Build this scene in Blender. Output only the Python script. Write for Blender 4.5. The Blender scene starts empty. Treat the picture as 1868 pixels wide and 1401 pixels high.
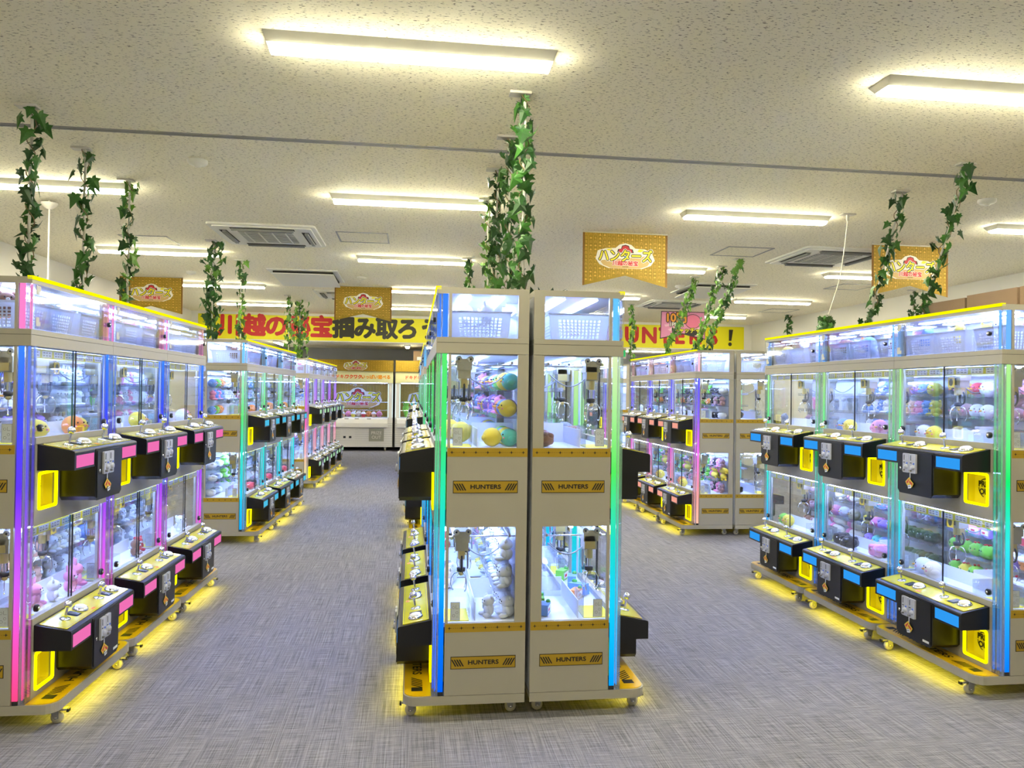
import bpy, math, random
from mathutils import Vector, Matrix, Euler
R = random.Random(7)
sc = bpy.context.scene
COL = sc.collection

# ------------------------------------------------------------------ camera
FPX, YAW, PITCH, ROLL, CAMZ = 1383.6, .1297, .0109, .0133, 1.519
fw = Vector((math.sin(YAW)*math.cos(PITCH), math.cos(YAW)*math.cos(PITCH), math.sin(PITCH)))
r0 = Vector((math.cos(YAW), -math.sin(YAW), 0)); u0 = r0.cross(fw)
rr = r0*math.cos(ROLL)+u0*math.sin(ROLL); uu = u0*math.cos(ROLL)-r0*math.sin(ROLL)
cd = bpy.data.cameras.new('camera'); cam = bpy.data.objects.new('camera', cd); COL.objects.link(cam)
cd.sensor_fit = 'HORIZONTAL'; cd.sensor_width = 36; cd.lens = FPX/1868*36
cd.clip_start = .05; cd.clip_end = 100
cam.matrix_world = Matrix(((rr.x, uu.x, -fw.x, 0), (rr.y, uu.y, -fw.y, 0), (rr.z, uu.z, -fw.z, CAMZ), (0, 0, 0, 1)))
sc.camera = cam

# ------------------------------------------------------------------ world, exposure
w = bpy.data.worlds.new('world'); sc.world = w; w.use_nodes = True
w.node_tree.nodes['Background'].inputs[0].default_value = (.6, .65, .75, 1)
w.node_tree.nodes['Background'].inputs[1].default_value = .05
sc.view_settings.view_transform = 'Standard'; sc.view_settings.look = 'None'
sc.view_settings.gamma = 1; sc.view_settings.use_curve_mapping = False
sc.view_settings.exposure = 0.0
cy = sc.cycles
cy.max_bounces = 5; cy.diffuse_bounces = 3; cy.glossy_bounces = 2; cy.transmission_bounces = 3
cy.transparent_max_bounces = 24; cy.sample_clamp_indirect = 0; cy.sample_clamp_direct = 0
cy.caustics_reflective = False; cy.caustics_refractive = False
cy.use_denoising = True; cy.use_light_tree = False
cy.use_adaptive_sampling = True; cy.adaptive_threshold = .03; cy.adaptive_min_samples = 16

# light levels
L_FIX = 106.0       # ceiling fixtures
L_CASE = 84.0      # LED bars inside the play fields
L_STORE = 72.0      # LED lines under the cabinet roof
L_FLOOR = 32.0     # yellow LED bar under each base
L_STRIP = 1.15     # coloured corner strips
L_YEL = 2.6        # yellow prize frames

# ------------------------------------------------------------------ materials
MATS = {}
def lin(c):
    return tuple((x/12.92 if x <= .04045 else ((x+.055)/1.055)**2.4) for x in (c[0]/255, c[1]/255, c[2]/255))
def newmat(n):
    m = bpy.data.materials.new(n); m.use_nodes = True; MATS[n] = m
    nt = m.node_tree; b = nt.nodes['Principled BSDF']
    return m, nt, b
def mat(n, rgb, rough=.5, metal=0., spec=.5, noise=0., nscale=40, bump=0., coat=0.):
    m, nt, b = newmat(n)
    c = lin(rgb)
    b.inputs['Base Color'].default_value = (*c, 1); b.inputs['Roughness'].default_value = rough
    b.inputs['Metallic'].default_value = metal; b.inputs['Specular IOR Level'].default_value = spec
    b.inputs['Coat Weight'].default_value = coat
    if noise or bump:
        tc = nt.nodes.new('ShaderNodeTexCoord'); nz = nt.nodes.new('ShaderNodeTexNoise'); nz.inputs['Scale'].default_value = nscale
        nz.inputs['Detail'].default_value = 3
        nt.links.new(tc.outputs['Object'], nz.inputs['Vector'])
        if noise:
            mx = nt.nodes.new('ShaderNodeMix'); mx.data_type = 'RGBA'
            mx.inputs[6].default_value = (*[x*(1-noise) for x in c], 1); mx.inputs[7].default_value = (*[min(1, x*(1+noise)) for x in c], 1)
            nt.links.new(nz.outputs[0], mx.inputs[0]); nt.links.new(mx.outputs[2], b.inputs['Base Color'])
        if bump:
            bp = nt.nodes.new('ShaderNodeBump'); bp.inputs['Strength'].default_value = bump; bp.inputs['Distance'].default_value = .01
            nt.links.new(nz.outputs[0], bp.inputs['Height']); nt.links.new(bp.outputs[0], b.inputs['Normal'])
    return m
def emit(n, rgb, s, linear=False):
    m, nt, b = newmat(n); nt.nodes.remove(b)
    e = nt.nodes.new('ShaderNodeEmission'); e.inputs[0].default_value = (*(rgb if linear else lin(rgb)), 1); e.inputs[1].default_value = s
    nt.links.new(e.outputs[0], nt.nodes['Material Output'].inputs[0]); return m
def ramp_emit(n, stops, s):
    """LED strip: hue runs with height (object z), as the programmed strip does"""
    m, nt, b = newmat(n); nt.nodes.remove(b)
    tc = nt.nodes.new('ShaderNodeTexCoord'); sx = nt.nodes.new('ShaderNodeSeparateXYZ'); mr = nt.nodes.new('ShaderNodeMapRange')
    mr.inputs[1].default_value = .12; mr.inputs[2].default_value = 1.7
    cr = nt.nodes.new('ShaderNodeValToRGB'); e = nt.nodes.new('ShaderNodeEmission'); e.inputs[1].default_value = s
    nt.links.new(tc.outputs['Object'], sx.inputs[0]); nt.links.new(sx.outputs[2], mr.inputs[0]); nt.links.new(mr.outputs[0], cr.inputs[0])
    nt.links.new(cr.outputs[0], e.inputs[0]); nt.links.new(e.outputs[0], nt.nodes['Material Output'].inputs[0])
    el = cr.color_ramp.elements
    el[0].position = stops[0][0]; el[0].color = (*lin(stops[0][1]), 1)
    el[1].position = stops[-1][0]; el[1].color = (*lin(stops[-1][1]), 1)
    for p, c in stops[1:-1]:
        q = el.new(p); q.color = (*lin(c), 1)
    return m
def glass(n, tint=(.97, .985, 1), refl=.10, rough=0.02, milky=0.):
    m, nt, b = newmat(n); nt.nodes.remove(b)
    t = nt.nodes.new('ShaderNodeBsdfTransparent'); t.inputs[0].default_value = (*tint, 1)
    g = nt.nodes.new('ShaderNodeBsdfGlossy'); g.inputs['Roughness'].default_value = rough
    lw = nt.nodes.new('ShaderNodeLayerWeight'); lw.inputs[0].default_value = .35
    mr = nt.nodes.new('ShaderNodeMath'); mr.operation = 'MULTIPLY_ADD'; mr.inputs[1].default_value = refl*2.2; mr.inputs[2].default_value = refl*.3
    mr.use_clamp = True
    mx = nt.nodes.new('ShaderNodeMixShader')
    nt.links.new(lw.outputs['Fresnel'], mr.inputs[0]); nt.links.new(mr.outputs[0], mx.inputs[0])
    nt.links.new(t.outputs[0], mx.inputs[1]); nt.links.new(g.outputs[0], mx.inputs[2])
    out = mx
    if milky:
        d = nt.nodes.new('ShaderNodeBsdfDiffuse'); d.inputs[0].default_value = (.8, .85, .95, 1)
        m2 = nt.nodes.new('ShaderNodeMixShader'); m2.inputs[0].default_value = milky
        nt.links.new(mx.outputs[0], m2.inputs[1]); nt.links.new(d.outputs[0], m2.inputs[2]); out = m2
    nt.links.new(out.outputs[0], nt.nodes['Material Output'].inputs[0]); return m

mat('white_paint', (162, 157, 143), .38, noise=.02, nscale=6)
mat('cream_wall', (222, 220, 214), .8, noise=.03, nscale=3)
mat('grey_wall', (150, 152, 160), .8, noise=.04, nscale=3)
mat('back_white', (228, 230, 236), .45)
mat('black_plastic', (17, 17, 19), .33, spec=.5, noise=.1, nscale=30)
mat('black_line', (10, 10, 10), .5)
mat('gold_print', (166, 134, 18), .45)
mat('plate_yellow', (214, 206, 20), .18, coat=.6)
mat('base_yellow', (222, 178, 8), .3)
mat('box_yellow', (252, 236, 40), .5)
mat('chrome', (225, 225, 228), .07, metal=1)
mat('brushed', (176, 170, 150), .4, metal=.55, noise=.1, nscale=60)
mat('brass', (206, 186, 120), .3, metal=.7)
mat('dark_metal', (50, 50, 52), .4, metal=.7)
mat('cable', (150, 152, 160), .4, metal=.5)
mat('rubber', (38, 38, 40), .7)
mat('wheel', (198, 192, 165), .5)
mat('button_white', (236, 234, 230), .3)
mat('display', (70, 78, 84), .15)
mat('coin_plate', (186, 188, 196), .45, noise=.08, nscale=60)
mat('coin_blue', (70, 110, 220), .4)
mat('paper', (226, 228, 232), .7)
mat('tag_yellow', (226, 190, 60), .6); mat('tag_red', (200, 50, 50), .6)
mat('carton', (140, 116, 94), .8, noise=.06, nscale=12)
mat('tape', (198, 172, 128), .4)
mat('grey_metal', (150, 150, 150), .45, metal=.4)
mat('lamp_housing', (196, 194, 184), .5)
mat('ac_white', (222, 221, 214), .5)
mat('ac_grille', (140, 142, 140), .6)
mat('ac_dark', (40, 38, 36), .8)
mat('stem', (120, 100, 72), .8)
mat('pole_white', (200, 196, 190), .5)
mat('leaf_dark', (34, 74, 30), .42, noise=.35, nscale=18)
mat('leaf_mid', (52, 104, 34), .42, noise=.35, nscale=18)
mat('leaf_light', (94, 144, 44), .42, noise=.3, nscale=18)
mat('banner_gold', (156, 126, 12), .6, noise=.22, nscale=7)
mat('banner_glyph', (222, 176, 70), .6)
mat('banner_edge', (124, 84, 12), .6)
mat('logo_yellow', (238, 226, 30), .5); mat('logo_black', (24, 20, 18), .5); mat('logo_white', (236, 232, 224), .5)
mat('logo_red', (200, 32, 44), .5); mat('logo_tan', (206, 170, 110), .5); mat('logo_blue', (60, 130, 200), .5)
mat('sign_yellow', (222, 214, 10), .55)
mat('sign_red', (184, 18, 28), .55)
mat('sign_black', (40, 38, 30), .55)
mat('pink_print', (232, 150, 196), .55); mat('pink_pale', (246, 196, 220), .55); mat('orange_print', (240, 160, 40), .5)
mat('green_print', (60, 140, 100), .6); mat('grey_print', (170, 170, 156), .6)
mat('cream_print', (232, 230, 180), .6)
mat('orange_red', (236, 80, 30), .6)
mat('eye', (18, 16, 18), .2)
mat('beak', (240, 170, 40), .6); mat('scarf_blue', (40, 100, 210), .7); mat('toy_red', (214, 40, 50), .5)
mat('toy_pink', (240, 130, 170), .7); mat('toy_white', (236, 236, 240), .7); mat('toy_green', (80, 170, 70), .6)
glass('clear_glass', (.975, .99, .985), .10)
glass('clear_acrylic', (.93, .95, 1.0), .22, .04)
glass('shelf_acrylic', (.97, .98, 1.0), .2, .05, .04)
glass('corner_acrylic', (.95, .97, 1.0), .22, .03, .04)
mat('basket_white', (226, 228, 234), .4)
nt_ = MATS['basket_white'].node_tree; tr = nt_.nodes.new('ShaderNodeBsdfTranslucent'); tr.inputs[0].default_value = (.8, .84, .9, 1); ms = nt_.nodes.new('ShaderNodeMixShader'); ms.inputs[0].default_value = .5
nt_.links.new(nt_.nodes['Principled BSDF'].outputs[0], ms.inputs[1]); nt_.links.new(tr.outputs[0], ms.inputs[2]); nt_.links.new(ms.outputs[0], nt_.nodes['Material Output'].inputs[0])
emit('lamp_white', (250, 243, 208), L_FIX)
emit('case_led', (.30, .42, 1.0), L_CASE, True)
emit('store_led', (.34, .46, 1.0), L_STORE, True)
emit('yellow_led', (1.0, .90, .0), L_YEL, True)
emit('top_led', (1.0, .93, .0), 1.1, True)
emit('floor_led', (1.0, .80, .0), L_FLOOR, True)
emit('tube_white', (.85, 1, .95), 1.0, True)
emit('exit_green', (60, 190, 110), 1.0)

# plush takes its colour from the toy (object colour)
m, nt, b = newmat('plush')
oi = nt.nodes.new('ShaderNodeObjectInfo'); nt.links.new(oi.outputs['Color'], b.inputs['Base Color']); b.inputs['Roughness'].default_value = .9
b.inputs['Sheen Weight'].default_value = .3
tc = nt.nodes.new('ShaderNodeTexCoord'); nz = nt.nodes.new('ShaderNodeTexNoise'); nz.inputs['Scale'].default_value = 60; bp = nt.nodes.new('ShaderNodeBump')
bp.inputs['Strength'].default_value = .4; bp.inputs['Distance'].default_value = .01
nt.links.new(tc.outputs['Object'], nz.inputs[0]); nt.links.new(nz.outputs[0], bp.inputs['Height']); nt.links.new(bp.outputs[0], b.inputs['Normal'])

# ceiling: rock wool board with short dark fissures
m, nt, b = newmat('ceiling_board'); b.inputs['Roughness'].default_value = .95
tc = nt.nodes.new('ShaderNodeTexCoord'); mp = nt.nodes.new('ShaderNodeMapping'); mp.inputs['Scale'].default_value = (42, 150, 1)
nz = nt.nodes.new('ShaderNodeTexNoise'); nz.inputs['Scale'].default_value = 1.; nz.inputs['Detail'].default_value = 2; nz.inputs['Roughness'].default_value = .6
cr = nt.nodes.new('ShaderNodeValToRGB')
cr.color_ramp.elements[0].position = .335; cr.color_ramp.elements[0].color = (*lin((92, 84, 68)), 1)
cr.color_ramp.elements[1].position = .40; cr.color_ramp.elements[1].color = (*lin((240, 234, 212)), 1)
nt.links.new(tc.outputs['Object'], mp.inputs[0]); nt.links.new(mp.outputs[0], nz.inputs[0]); nt.links.new(nz.outputs[0], cr.inputs[0]); nt.links.new(cr.outputs[0], b.inputs['Base Color'])
bp = nt.nodes.new('ShaderNodeBump'); bp.inputs['Strength'].default_value = .35; bp.inputs['Distance'].default_value = .004
nt.links.new(nz.outputs[0], bp.inputs['Height']); nt.links.new(bp.outputs[0], b.inputs['Normal'])

# carpet: woven tweed, threads run both ways
m, nt, b = newmat('carpet'); b.inputs['Roughness'].default_value = .95; b.inputs['Specular IOR Level'].default_value = .15
tc = nt.nodes.new('ShaderNodeTexCoord')
outs = []
for s in ((190, 2.6, 1), (7, 170, 1), (330, 330, 1)):
    mp = nt.nodes.new('ShaderNodeMapping'); mp.inputs['Scale'].default_value = s
    nz = nt.nodes.new('ShaderNodeTexNoise'); nz.inputs['Scale'].default_value = 1; nz.inputs['Detail'].default_value = 3; nz.inputs['Roughness'].default_value = .7
    nt.links.new(tc.outputs['Object'], mp.inputs[0]); nt.links.new(mp.outputs[0], nz.inputs[0]); outs.append(nz.outputs[0])
a1 = nt.nodes.new('ShaderNodeMath'); a1.operation = 'ADD'; nt.links.new(outs[0], a1.inputs[0]); nt.links.new(outs[1], a1.inputs[1])
a2 = nt.nodes.new('ShaderNodeMath'); a2.operation = 'MULTIPLY_ADD'; a2.inputs[1].default_value = .5; nt.links.new(outs[2], a2.inputs[0]); nt.links.new(a1.outputs[0], a2.inputs[2])
cr = nt.nodes.new('ShaderNodeValToRGB'); cr.color_ramp.elements[0].position = .34; cr.color_ramp.elements[1].position = .66
cr.color_ramp.elements[0].color = (*lin((60, 60, 69)), 1); cr.color_ramp.elements[1].color = (*lin((172, 171, 187)), 1)
dv = nt.nodes.new('ShaderNodeMath'); dv.operation = 'MULTIPLY'; dv.inputs[1].default_value = .4
nt.links.new(a2.outputs[0], dv.inputs[0]); nt.links.new(dv.outputs[0], cr.inputs[0]); nt.links.new(cr.outputs[0], b.inputs['Base Color'])
bp = nt.nodes.new('ShaderNodeBump'); bp.inputs['Strength'].default_value = .5; bp.inputs['Distance'].default_value = .003
nt.links.new(a2.outputs[0], bp.inputs['Height']); nt.links.new(bp.outputs[0], b.inputs['Normal'])

# ------------------------------------------------------------------ mesh builder
class MB:
    def __init__(s): s.v = []; s.f = []; s.mi = []; s.sm = []; s.m = []
    def _m(s, n):
        if n not in s.m: s.m.append(n)
        return s.m.index(n)
    def add(s, vs, fs, mt, smooth=False):
        o = len(s.v); s.v += [tuple(p) for p in vs]; k = s._m(mt)
        for f in fs: s.f.append(tuple(i+o for i in f)); s.mi.append(k); s.sm.append(smooth)
        return s
    def box(s, x0, x1, y0, y1, z0, z1, mt):
        return s.add([(x0,y0,z0),(x1,y0,z0),(x1,y1,z0),(x0,y1,z0),(x0,y0,z1),(x1,y0,z1),(x1,y1,z1),(x0,y1,z1)],
              [(0,3,2,1),(4,5,6,7),(0,1,5,4),(1,2,6,5),(2,3,7,6),(3,0,4,7)], mt)
    def prism(s, pts, a, b, ax, mt):
        n = len(pts)
        g = {'z': lambda p, t: (p[0], p[1], t), 'y': lambda p, t: (p[0], t, p[1]), 'x': lambda p, t: (t, p[0], p[1])}[ax]
        vs = [g(p, a) for p in pts]+[g(p, b) for p in pts]
        fs = [tuple(range(n-1, -1, -1)), tuple(range(n, 2*n))]+[(i, (i+1) % n, n+(i+1) % n, n+i) for i in range(n)]
        return s.add(vs, fs, mt)
    def tube(s, path, r, mt, n=6, caps=True):
        path = [Vector(p) for p in path]; rs = r if isinstance(r, (list, tuple)) else [r]*len(path)
        vs = []; up = None
        for i, p in enumerate(path):
            d = (path[min(i+1, len(path)-1)]-path[max(i-1, 0)]).normalized()
            if up is None: up = Vector((0, 0, 1)) if abs(d.z) < .9 else Vector((1, 0, 0))
            a = d.cross(up).normalized(); up = a.cross(d).normalized()
            for k in range(n):
                t = 2*math.pi*k/n; vs.append(p+(a*math.cos(t)+up*math.sin(t))*rs[i])
        fs = [(i*n+k, i*n+(k+1) % n, (i+1)*n+(k+1) % n, (i+1)*n+k) for i in range(len(path)-1) for k in range(n)]
        s.add(vs, fs, mt, True)
        if caps: s.add(vs[:n], [tuple(range(n))], mt); s.add(vs[-n:], [tuple(range(n-1, -1, -1))], mt)
        return s
    def ell(s, c, r, mt, n=10, m=6, rot=None, fn=None):
        c = Vector(c); r = r if isinstance(r, (list, tuple)) else (r, r, r)
        vs = []
        def P(a, b):
            q = Vector((math.cos(a)*math.cos(b)*r[0], math.sin(a)*math.cos(b)*r[1], math.sin(b)*r[2]))
            if fn: q *= fn(a, b)
            if rot is not None: q.rotate(rot)
            return q+c
        vs.append(P(0, -math.pi/2))
        for j in range(1, m):
            for i in range(n): vs.append(P(2*math.pi*i/n, -math.pi/2+math.pi*j/m))
        vs.append(P(0, math.pi/2)); t = len(vs)-1
        fs = [(0, 1+(i+1) % n, 1+i) for i in range(n)]
        for j in range(m-2): fs += [(1+j*n+i, 1+j*n+(i+1) % n, 1+(j+1)*n+(i+1) % n, 1+(j+1)*n+i) for i in range(n)]
        fs += [(1+(m-2)*n+i, 1+(m-2)*n+(i+1) % n, t) for i in range(n)]
        return s.add(vs, fs, mt, True)
    def lathe(s, prof, mt, n=14, c=(0, 0, 0), smooth=True, M=None):
        vs = []
        for (r, z) in prof:
            for k in range(n): vs.append(Vector((r*math.cos(2*math.pi*k/n), r*math.sin(2*math.pi*k/n), z)))
        if M is not None: vs = [M @ q for q in vs]
        vs = [q+Vector(c) for q in vs]
        fs = [(j*n+k, j*n+(k+1) % n, (j+1)*n+(k+1) % n, (j+1)*n+k) for j in range(len(prof)-1) for k in range(n)]
        s.add(vs, fs, mt, smooth)
        s.add(vs[-n:], [tuple(range(n))], mt); s.add(vs[:n], [tuple(range(n-1, -1, -1))], mt)
        return s
    def flat(s, pts, M, mt):
        return s.add([M @ Vector((p[0], p[1], 0)) for p in pts], [tuple(range(len(pts)))], mt)
    def text(s, body, size, M, mt, off=0., ax='CENTER', sx=1.):
        vs, fs = text_data(body, size, 0., ax)
        n = 8 if off > size*.04 else 4
        ds = [(0, 0)]+([(off*math.cos(2*math.pi*i/n), off*math.sin(2*math.pi*i/n)) for i in range(n)] if off else [])
        for j, (dx, dy) in enumerate(ds): s.add([M @ Vector((p[0]*sx+dx, p[1]+dy, j*1.5e-5)) for p in vs], fs, mt)
        return s
    def build(s, name, parent=None, loc=None):
        me = bpy.data.meshes.new(name); me.from_pydata(s.v, [], s.f)
        for k in s.m: me.materials.append(MATS[k])
        me.polygons.foreach_set('material_index', s.mi); me.polygons.foreach_set('use_smooth', s.sm); me.update()
        o = bpy.data.objects.new(name, me); COL.objects.link(o)
        if parent is not None: o.parent = parent
        if loc is not None: o.location = loc
        return o
TXT = {}
def text_data(body, size, off, ax):
    k = (body, size, off, ax)
    if k not in TXT:
        c = bpy.data.curves.new('lettering', 'FONT'); c.body = body; c.size = size; c.offset = off; c.align_x = ax; c.align_y = 'CENTER'
        c.resolution_u = 3; c.fill_mode = 'BOTH'
        o = bpy.data.objects.new('lettering', c); COL.objects.link(o)
        dg = bpy.context.evaluated_depsgraph_get(); me = bpy.data.meshes.new_from_object(o.evaluated_get(dg))
        TXT[k] = ([v.co.copy() for v in me.vertices], [tuple(p.vertices) for p in me.polygons])
        bpy.data.objects.remove(o); bpy.data.curves.remove(c); bpy.data.meshes.remove(me)
    return TXT[k]
def frame(o, xd, yd):
    """matrix placing a drawing's x along xd and y along yd"""
    xd = Vector(xd).normalized(); yd = Vector(yd).normalized(); zd = xd.cross(yd)
    return Matrix(((xd.x, yd.x, zd.x, o[0]), (xd.y, yd.y, zd.y, o[1]), (xd.z, yd.z, zd.z, o[2]), (0, 0, 0, 1)))
def rrect(x0, x1, y0, y1, r, n=4):
    p = []
    for cx, cy_, a0 in ((x1-r, y0+r, -90), (x1-r, y1-r, 0), (x0+r, y1-r, 90), (x0+r, y0+r, 180)):
        for i in range(n+1):
            a = math.radians(a0+90*i/n); p.append((cx+r*math.cos(a), cy_+r*math.sin(a)))
    return p
def ring_xz(b, outer, inner, y0, y1, mt):
    n = len(outer); vs = []
    for y in (y0, y1):
        vs += [(p[0], y, p[1]) for p in outer]+[(p[0], y, p[1]) for p in inner]
    fs = []
    for i in range(n):
        j = (i+1) % n
        fs += [(i, j, n+j, n+i), (2*n+i, 3*n+i, 3*n+j, 2*n+j), (i, 2*n+i, 2*n+j, j), (n+i, n+j, 3*n+j, 3*n+i)]
    b.add(vs, fs, mt)
def empty(name, loc=(0, 0, 0), rz=0.):
    o = bpy.data.objects.new(name, None); COL.objects.link(o); o.location = loc; o.rotation_euler = (0, 0, rz); o.empty_display_size = .1; return o
def tag(o, label=None, cat=None, group=None, kind=None):
    if label: o['label'] = label
    if cat: o['category'] = cat
    if group: o['group'] = group
    if kind: o['kind'] = kind
    return o
def copy_tree(o, parent=None, over=None):
    c = o.copy(); COL.objects.link(c); c.parent = parent
    if over and o.type == 'MESH':
        for i, mt in enumerate(o.data.materials):
            if mt.name in over:
                c.material_slots[i].link = 'OBJECT'; c.material_slots[i].material = MATS[over[mt.name]]
    for ch in KIDS.get(o.name, ()): copy_tree(ch, c, over)
    return c
KIDS = {}
def index_kids():
    KIDS.clear()
    for o in bpy.data.objects:
        if o.parent: KIDS.setdefault(o.parent.name, []).append(o)

# ------------------------------------------------------------------ room shell
ZC = 2.98; XL, XR = -4.16, 6.95; Y0, YS, YB = -3.2, 14.95, 20.7; ZR = 2.64
def struct(name, b): return tag(b.build(name), kind='structure')
struct('floor', MB().box(XL-.1, XR+.1, Y0-.1, YB+.1, -.06, 0, 'carpet'))
struct('ceiling', MB().box(XL-.1, XR+.1, Y0-.1, YS+.14, ZC, ZC+.08, 'ceiling_board'))
struct('ceiling_rear', MB().box(XL-.1, XR+.1, YS+.14, YB+.1, ZR, ZR+.08, 'ceiling_board'))
struct('wall_left', MB().box(XL-.12, XL, Y0-.1, YB+.1, 0, ZC, 'cream_wall'))
struct('wall_right', MB().box(XR, XR+.12, Y0-.1, YB+.1, 0, ZC, 'cream_wall'))
struct('wall_back', MB().box(XL, XR, YB, YB+.1, 0, ZR, 'grey_wall'))
struct('wall_front', MB().box(XL, XR, Y0-.1, Y0, 0, ZC, 'cream_wall'))
struct('trim_1', MB().box(XL, XR, YS, YS+.14, 2.45, ZC, 'cream_wall'))         # soffit beam
struct('baseboard_left', MB().box(XL, XL+.012, Y0, YB, 0, .06, 'grey_metal'))
struct('baseboard_right', MB().box(XR-.012, XR, Y0, YB, 0, .06, 'grey_metal'))
# ceiling joint rail
b = MB().box(XL, XR, 4.555, 4.562, ZC-.012, ZC, 'grey_metal').box(XL, XR, 4.535, 4.55, ZC-.006, ZC, 'grey_metal').box(XL, XR, 4.562, 4.578, ZC-.006, ZC, 'ac_white')
struct('trim_2', b)

# ------------------------------------------------------------------ machines
HW = .4335; D = .431; SH = -.808

mat('strip_default', (255, 255, 255)); mat('panel_default', (255, 255, 255)); mat('store_default', (255, 255, 255))
BANKC = {
 'pink':  ([(0, (255, 66, 120)), (.12, (255, 80, 170)), (.35, (205, 92, 245)), (.6, (96, 52, 245)), (.8, (60, 78, 250)), (1, (60, 130, 255))], (246, 116, 186), (250, 128, 196)),
 'blue':  ([(0, (0, 120, 255)), (.22, (40, 170, 250)), (.42, (50, 225, 225)), (.62, (20, 232, 110)), (.8, (110, 236, 140)), (1, (178, 232, 140))], (50, 160, 250), (110, 178, 250)),
 'cyan':  ([(0, (20, 160, 245)), (.25, (40, 200, 225)), (.5, (60, 220, 190)), (.7, (90, 224, 120)), (1, (170, 238, 200))], (80, 196, 235), (120, 196, 250)),
 'centre_left': ([(0, (0, 92, 250)), (.22, (10, 120, 255)), (.4, (20, 200, 235)), (.6, (40, 225, 170)), (.75, (60, 222, 110)), (1, (90, 225, 110))], (90, 170, 250), (60, 130, 250)),
 'centre_right': ([(0, (0, 150, 250)), (.25, (20, 200, 245)), (.45, (30, 215, 190)), (.65, (80, 228, 90)), (.85, (170, 232, 150)), (1, (215, 232, 180))], (90, 200, 230), (100, 190, 240)),
 'violet': ([(0, (255, 190, 160)), (.25, (255, 150, 160)), (.5, (240, 110, 235)), (.75, (130, 100, 250)), (1, (96, 96, 246))], (250, 170, 150), (250, 190, 200)),
 'rose':  ([(0, (230, 240, 160)), (.3, (245, 170, 170)), (.55, (245, 110, 180)), (.8, (190, 110, 240)), (1, (160, 120, 250))], (180, 235, 180), (190, 200, 250)),
}
for k, (st, pc, scn) in BANKC.items():
    ramp_emit('strip_'+k, st, L_STRIP); emit('panel_'+k, pc, .95); emit('store_'+k, scn, L_STRIP)

def sign_print(b, M, w_, h_):
    """yellow plate with black frame, hazard bars and the word HUNTERS, drawn about the origin"""
    d = Matrix.Translation((0, 0, .0012))
    b.flat([(-w_/2, -h_/2), (w_/2, -h_/2), (w_/2, h_/2), (-w_/2, h_/2)], M, 'black_line')
    b.flat([(-w_/2+.003, -h_/2+.003), (w_/2-.003, -h_/2+.003), (w_/2-.003, h_/2-.003), (-w_/2+.003, h_/2-.003)], M @ d, 'gold_print')
    d2 = Matrix.Translation((0, 0, .002))
    b.text('HUNTERS', h_*.47, M @ d2, 'black_line', off=.001, sx=1.2)
    for sg in (-1, 1):
        for i in range(4):
            x = sg*(w_*.335+i*.0115); hh = h_*.27
            b.flat([(x-.003-sg*-.008, -hh), (x+.003-sg*-.008, -hh), (x+.003+sg*-.008*-1+0, hh), (x-.003+sg*-.008*-1, hh)] if False else
                   [(x-.0032-sg*.009, -hh), (x+.0032-sg*.009, -hh), (x+.0032+sg*.009, hh), (x-.0032+sg*.009, hh)], M @ d2, 'black_line')

def star_band(b, M, w_, h_):
    b.flat([(-w_/2, -h_/2), (w_/2, -h_/2), (w_/2, h_/2), (-w_/2, h_/2)], M, 'gold_print')
    d = M @ Matrix.Translation((0, 0, .001)); n = 7
    for i in range(n):
        x = -w_/2+.02+i*(w_-.04)/(n-1); r, q = .0088, .0022
        pts = []
        for k in range(8):
            a = k*math.pi/4; rad = r if k % 2 == 0 else q*1.3; pts.append((x+rad*math.cos(a), rad*math.sin(a)))
        b.flat(pts, d, 'black_line')
        if i < n-1:
            for j in range(5):
                xx = x+(w_-.04)/(n-1)*(j+1.3)/6.6; b.flat([(xx-.0012, -.0012), (xx+.0012, -.0012), (xx+.0012, .0012), (xx-.0012, .0012)], d, 'black_line')

def build_crane():
    """trolley with two rollers and a three-armed claw; origin at the rail"""
    c = MB()
    c.box(-.05, .05, -.035, .035, -.035, .018, 'brushed')
    c.box(-.043, .043, -.03, .03, -.075, -.035, 'brushed').box(-.05, -.046, -.02, .03, -.07, -.01, 'brass')
    for x in (-.045, .045):
        for y in (-.028, .028):
            c.lathe([(.001, -.004), (.015, -.004), (.015, .004), (.001, .004)], 'wheel', 12, (x*1.18, y, .016), M=Matrix.Rotation(math.pi/2, 4, 'Y'))
            c.lathe([(.001, -.0055), (.005, -.0055), (.005, .0055), (.001, .0055)], 'dark_metal', 8, (x*1.18, y, .016), M=Matrix.Rotation(math.pi/2, 4, 'Y'))
    c.lathe([(.017, -.12), (.017, -.075)], 'brass', 12, (-.016, 0, 0)).box(.006, .032, -.014, .014, -.115, -.075, 'brass')
    c.box(-.012, .02, -.037, -.034, -.06, -.02, 'dark_metal')
    # black cable chain loop and coiled lead
    c.tube([(.025+.02*math.sin(t)*1., .0, -.10-.035+.035*math.cos(t)) for t in [i*math.pi/8 for i in range(0, 17)]], .005, 'rubber', 6)
    cl = MB()
    cl.lathe([(.009, -.165), (.009, -.12)], 'chrome', 10, (-.01, 0, 0))
    cl.lathe([(.005, -.185), (.02, -.18), (.021, -.163), (.005, -.16)], 'dark_metal', 12, (-.01, 0, 0))
    cl.lathe([(.006, -.2), (.012, -.195), (.012, -.185), (.006, -.183)], 'brass', 10, (-.01, 0, 0))
    for k in range(3):
        a = k*2.094+.5; ca, sa = math.cos(a), math.sin(a)
        pr = [(.012, -.185), (.034, -.192), (.047, -.215), (.049, -.24), (.042, -.262), (.036, -.268)]
        cl.tube([(-.01+r_*ca, r_*sa, z) for r_, z in pr], [.0032, .003, .0025, .0022, .0028, .0045], 'chrome', 5)
    return c, cl
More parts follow.
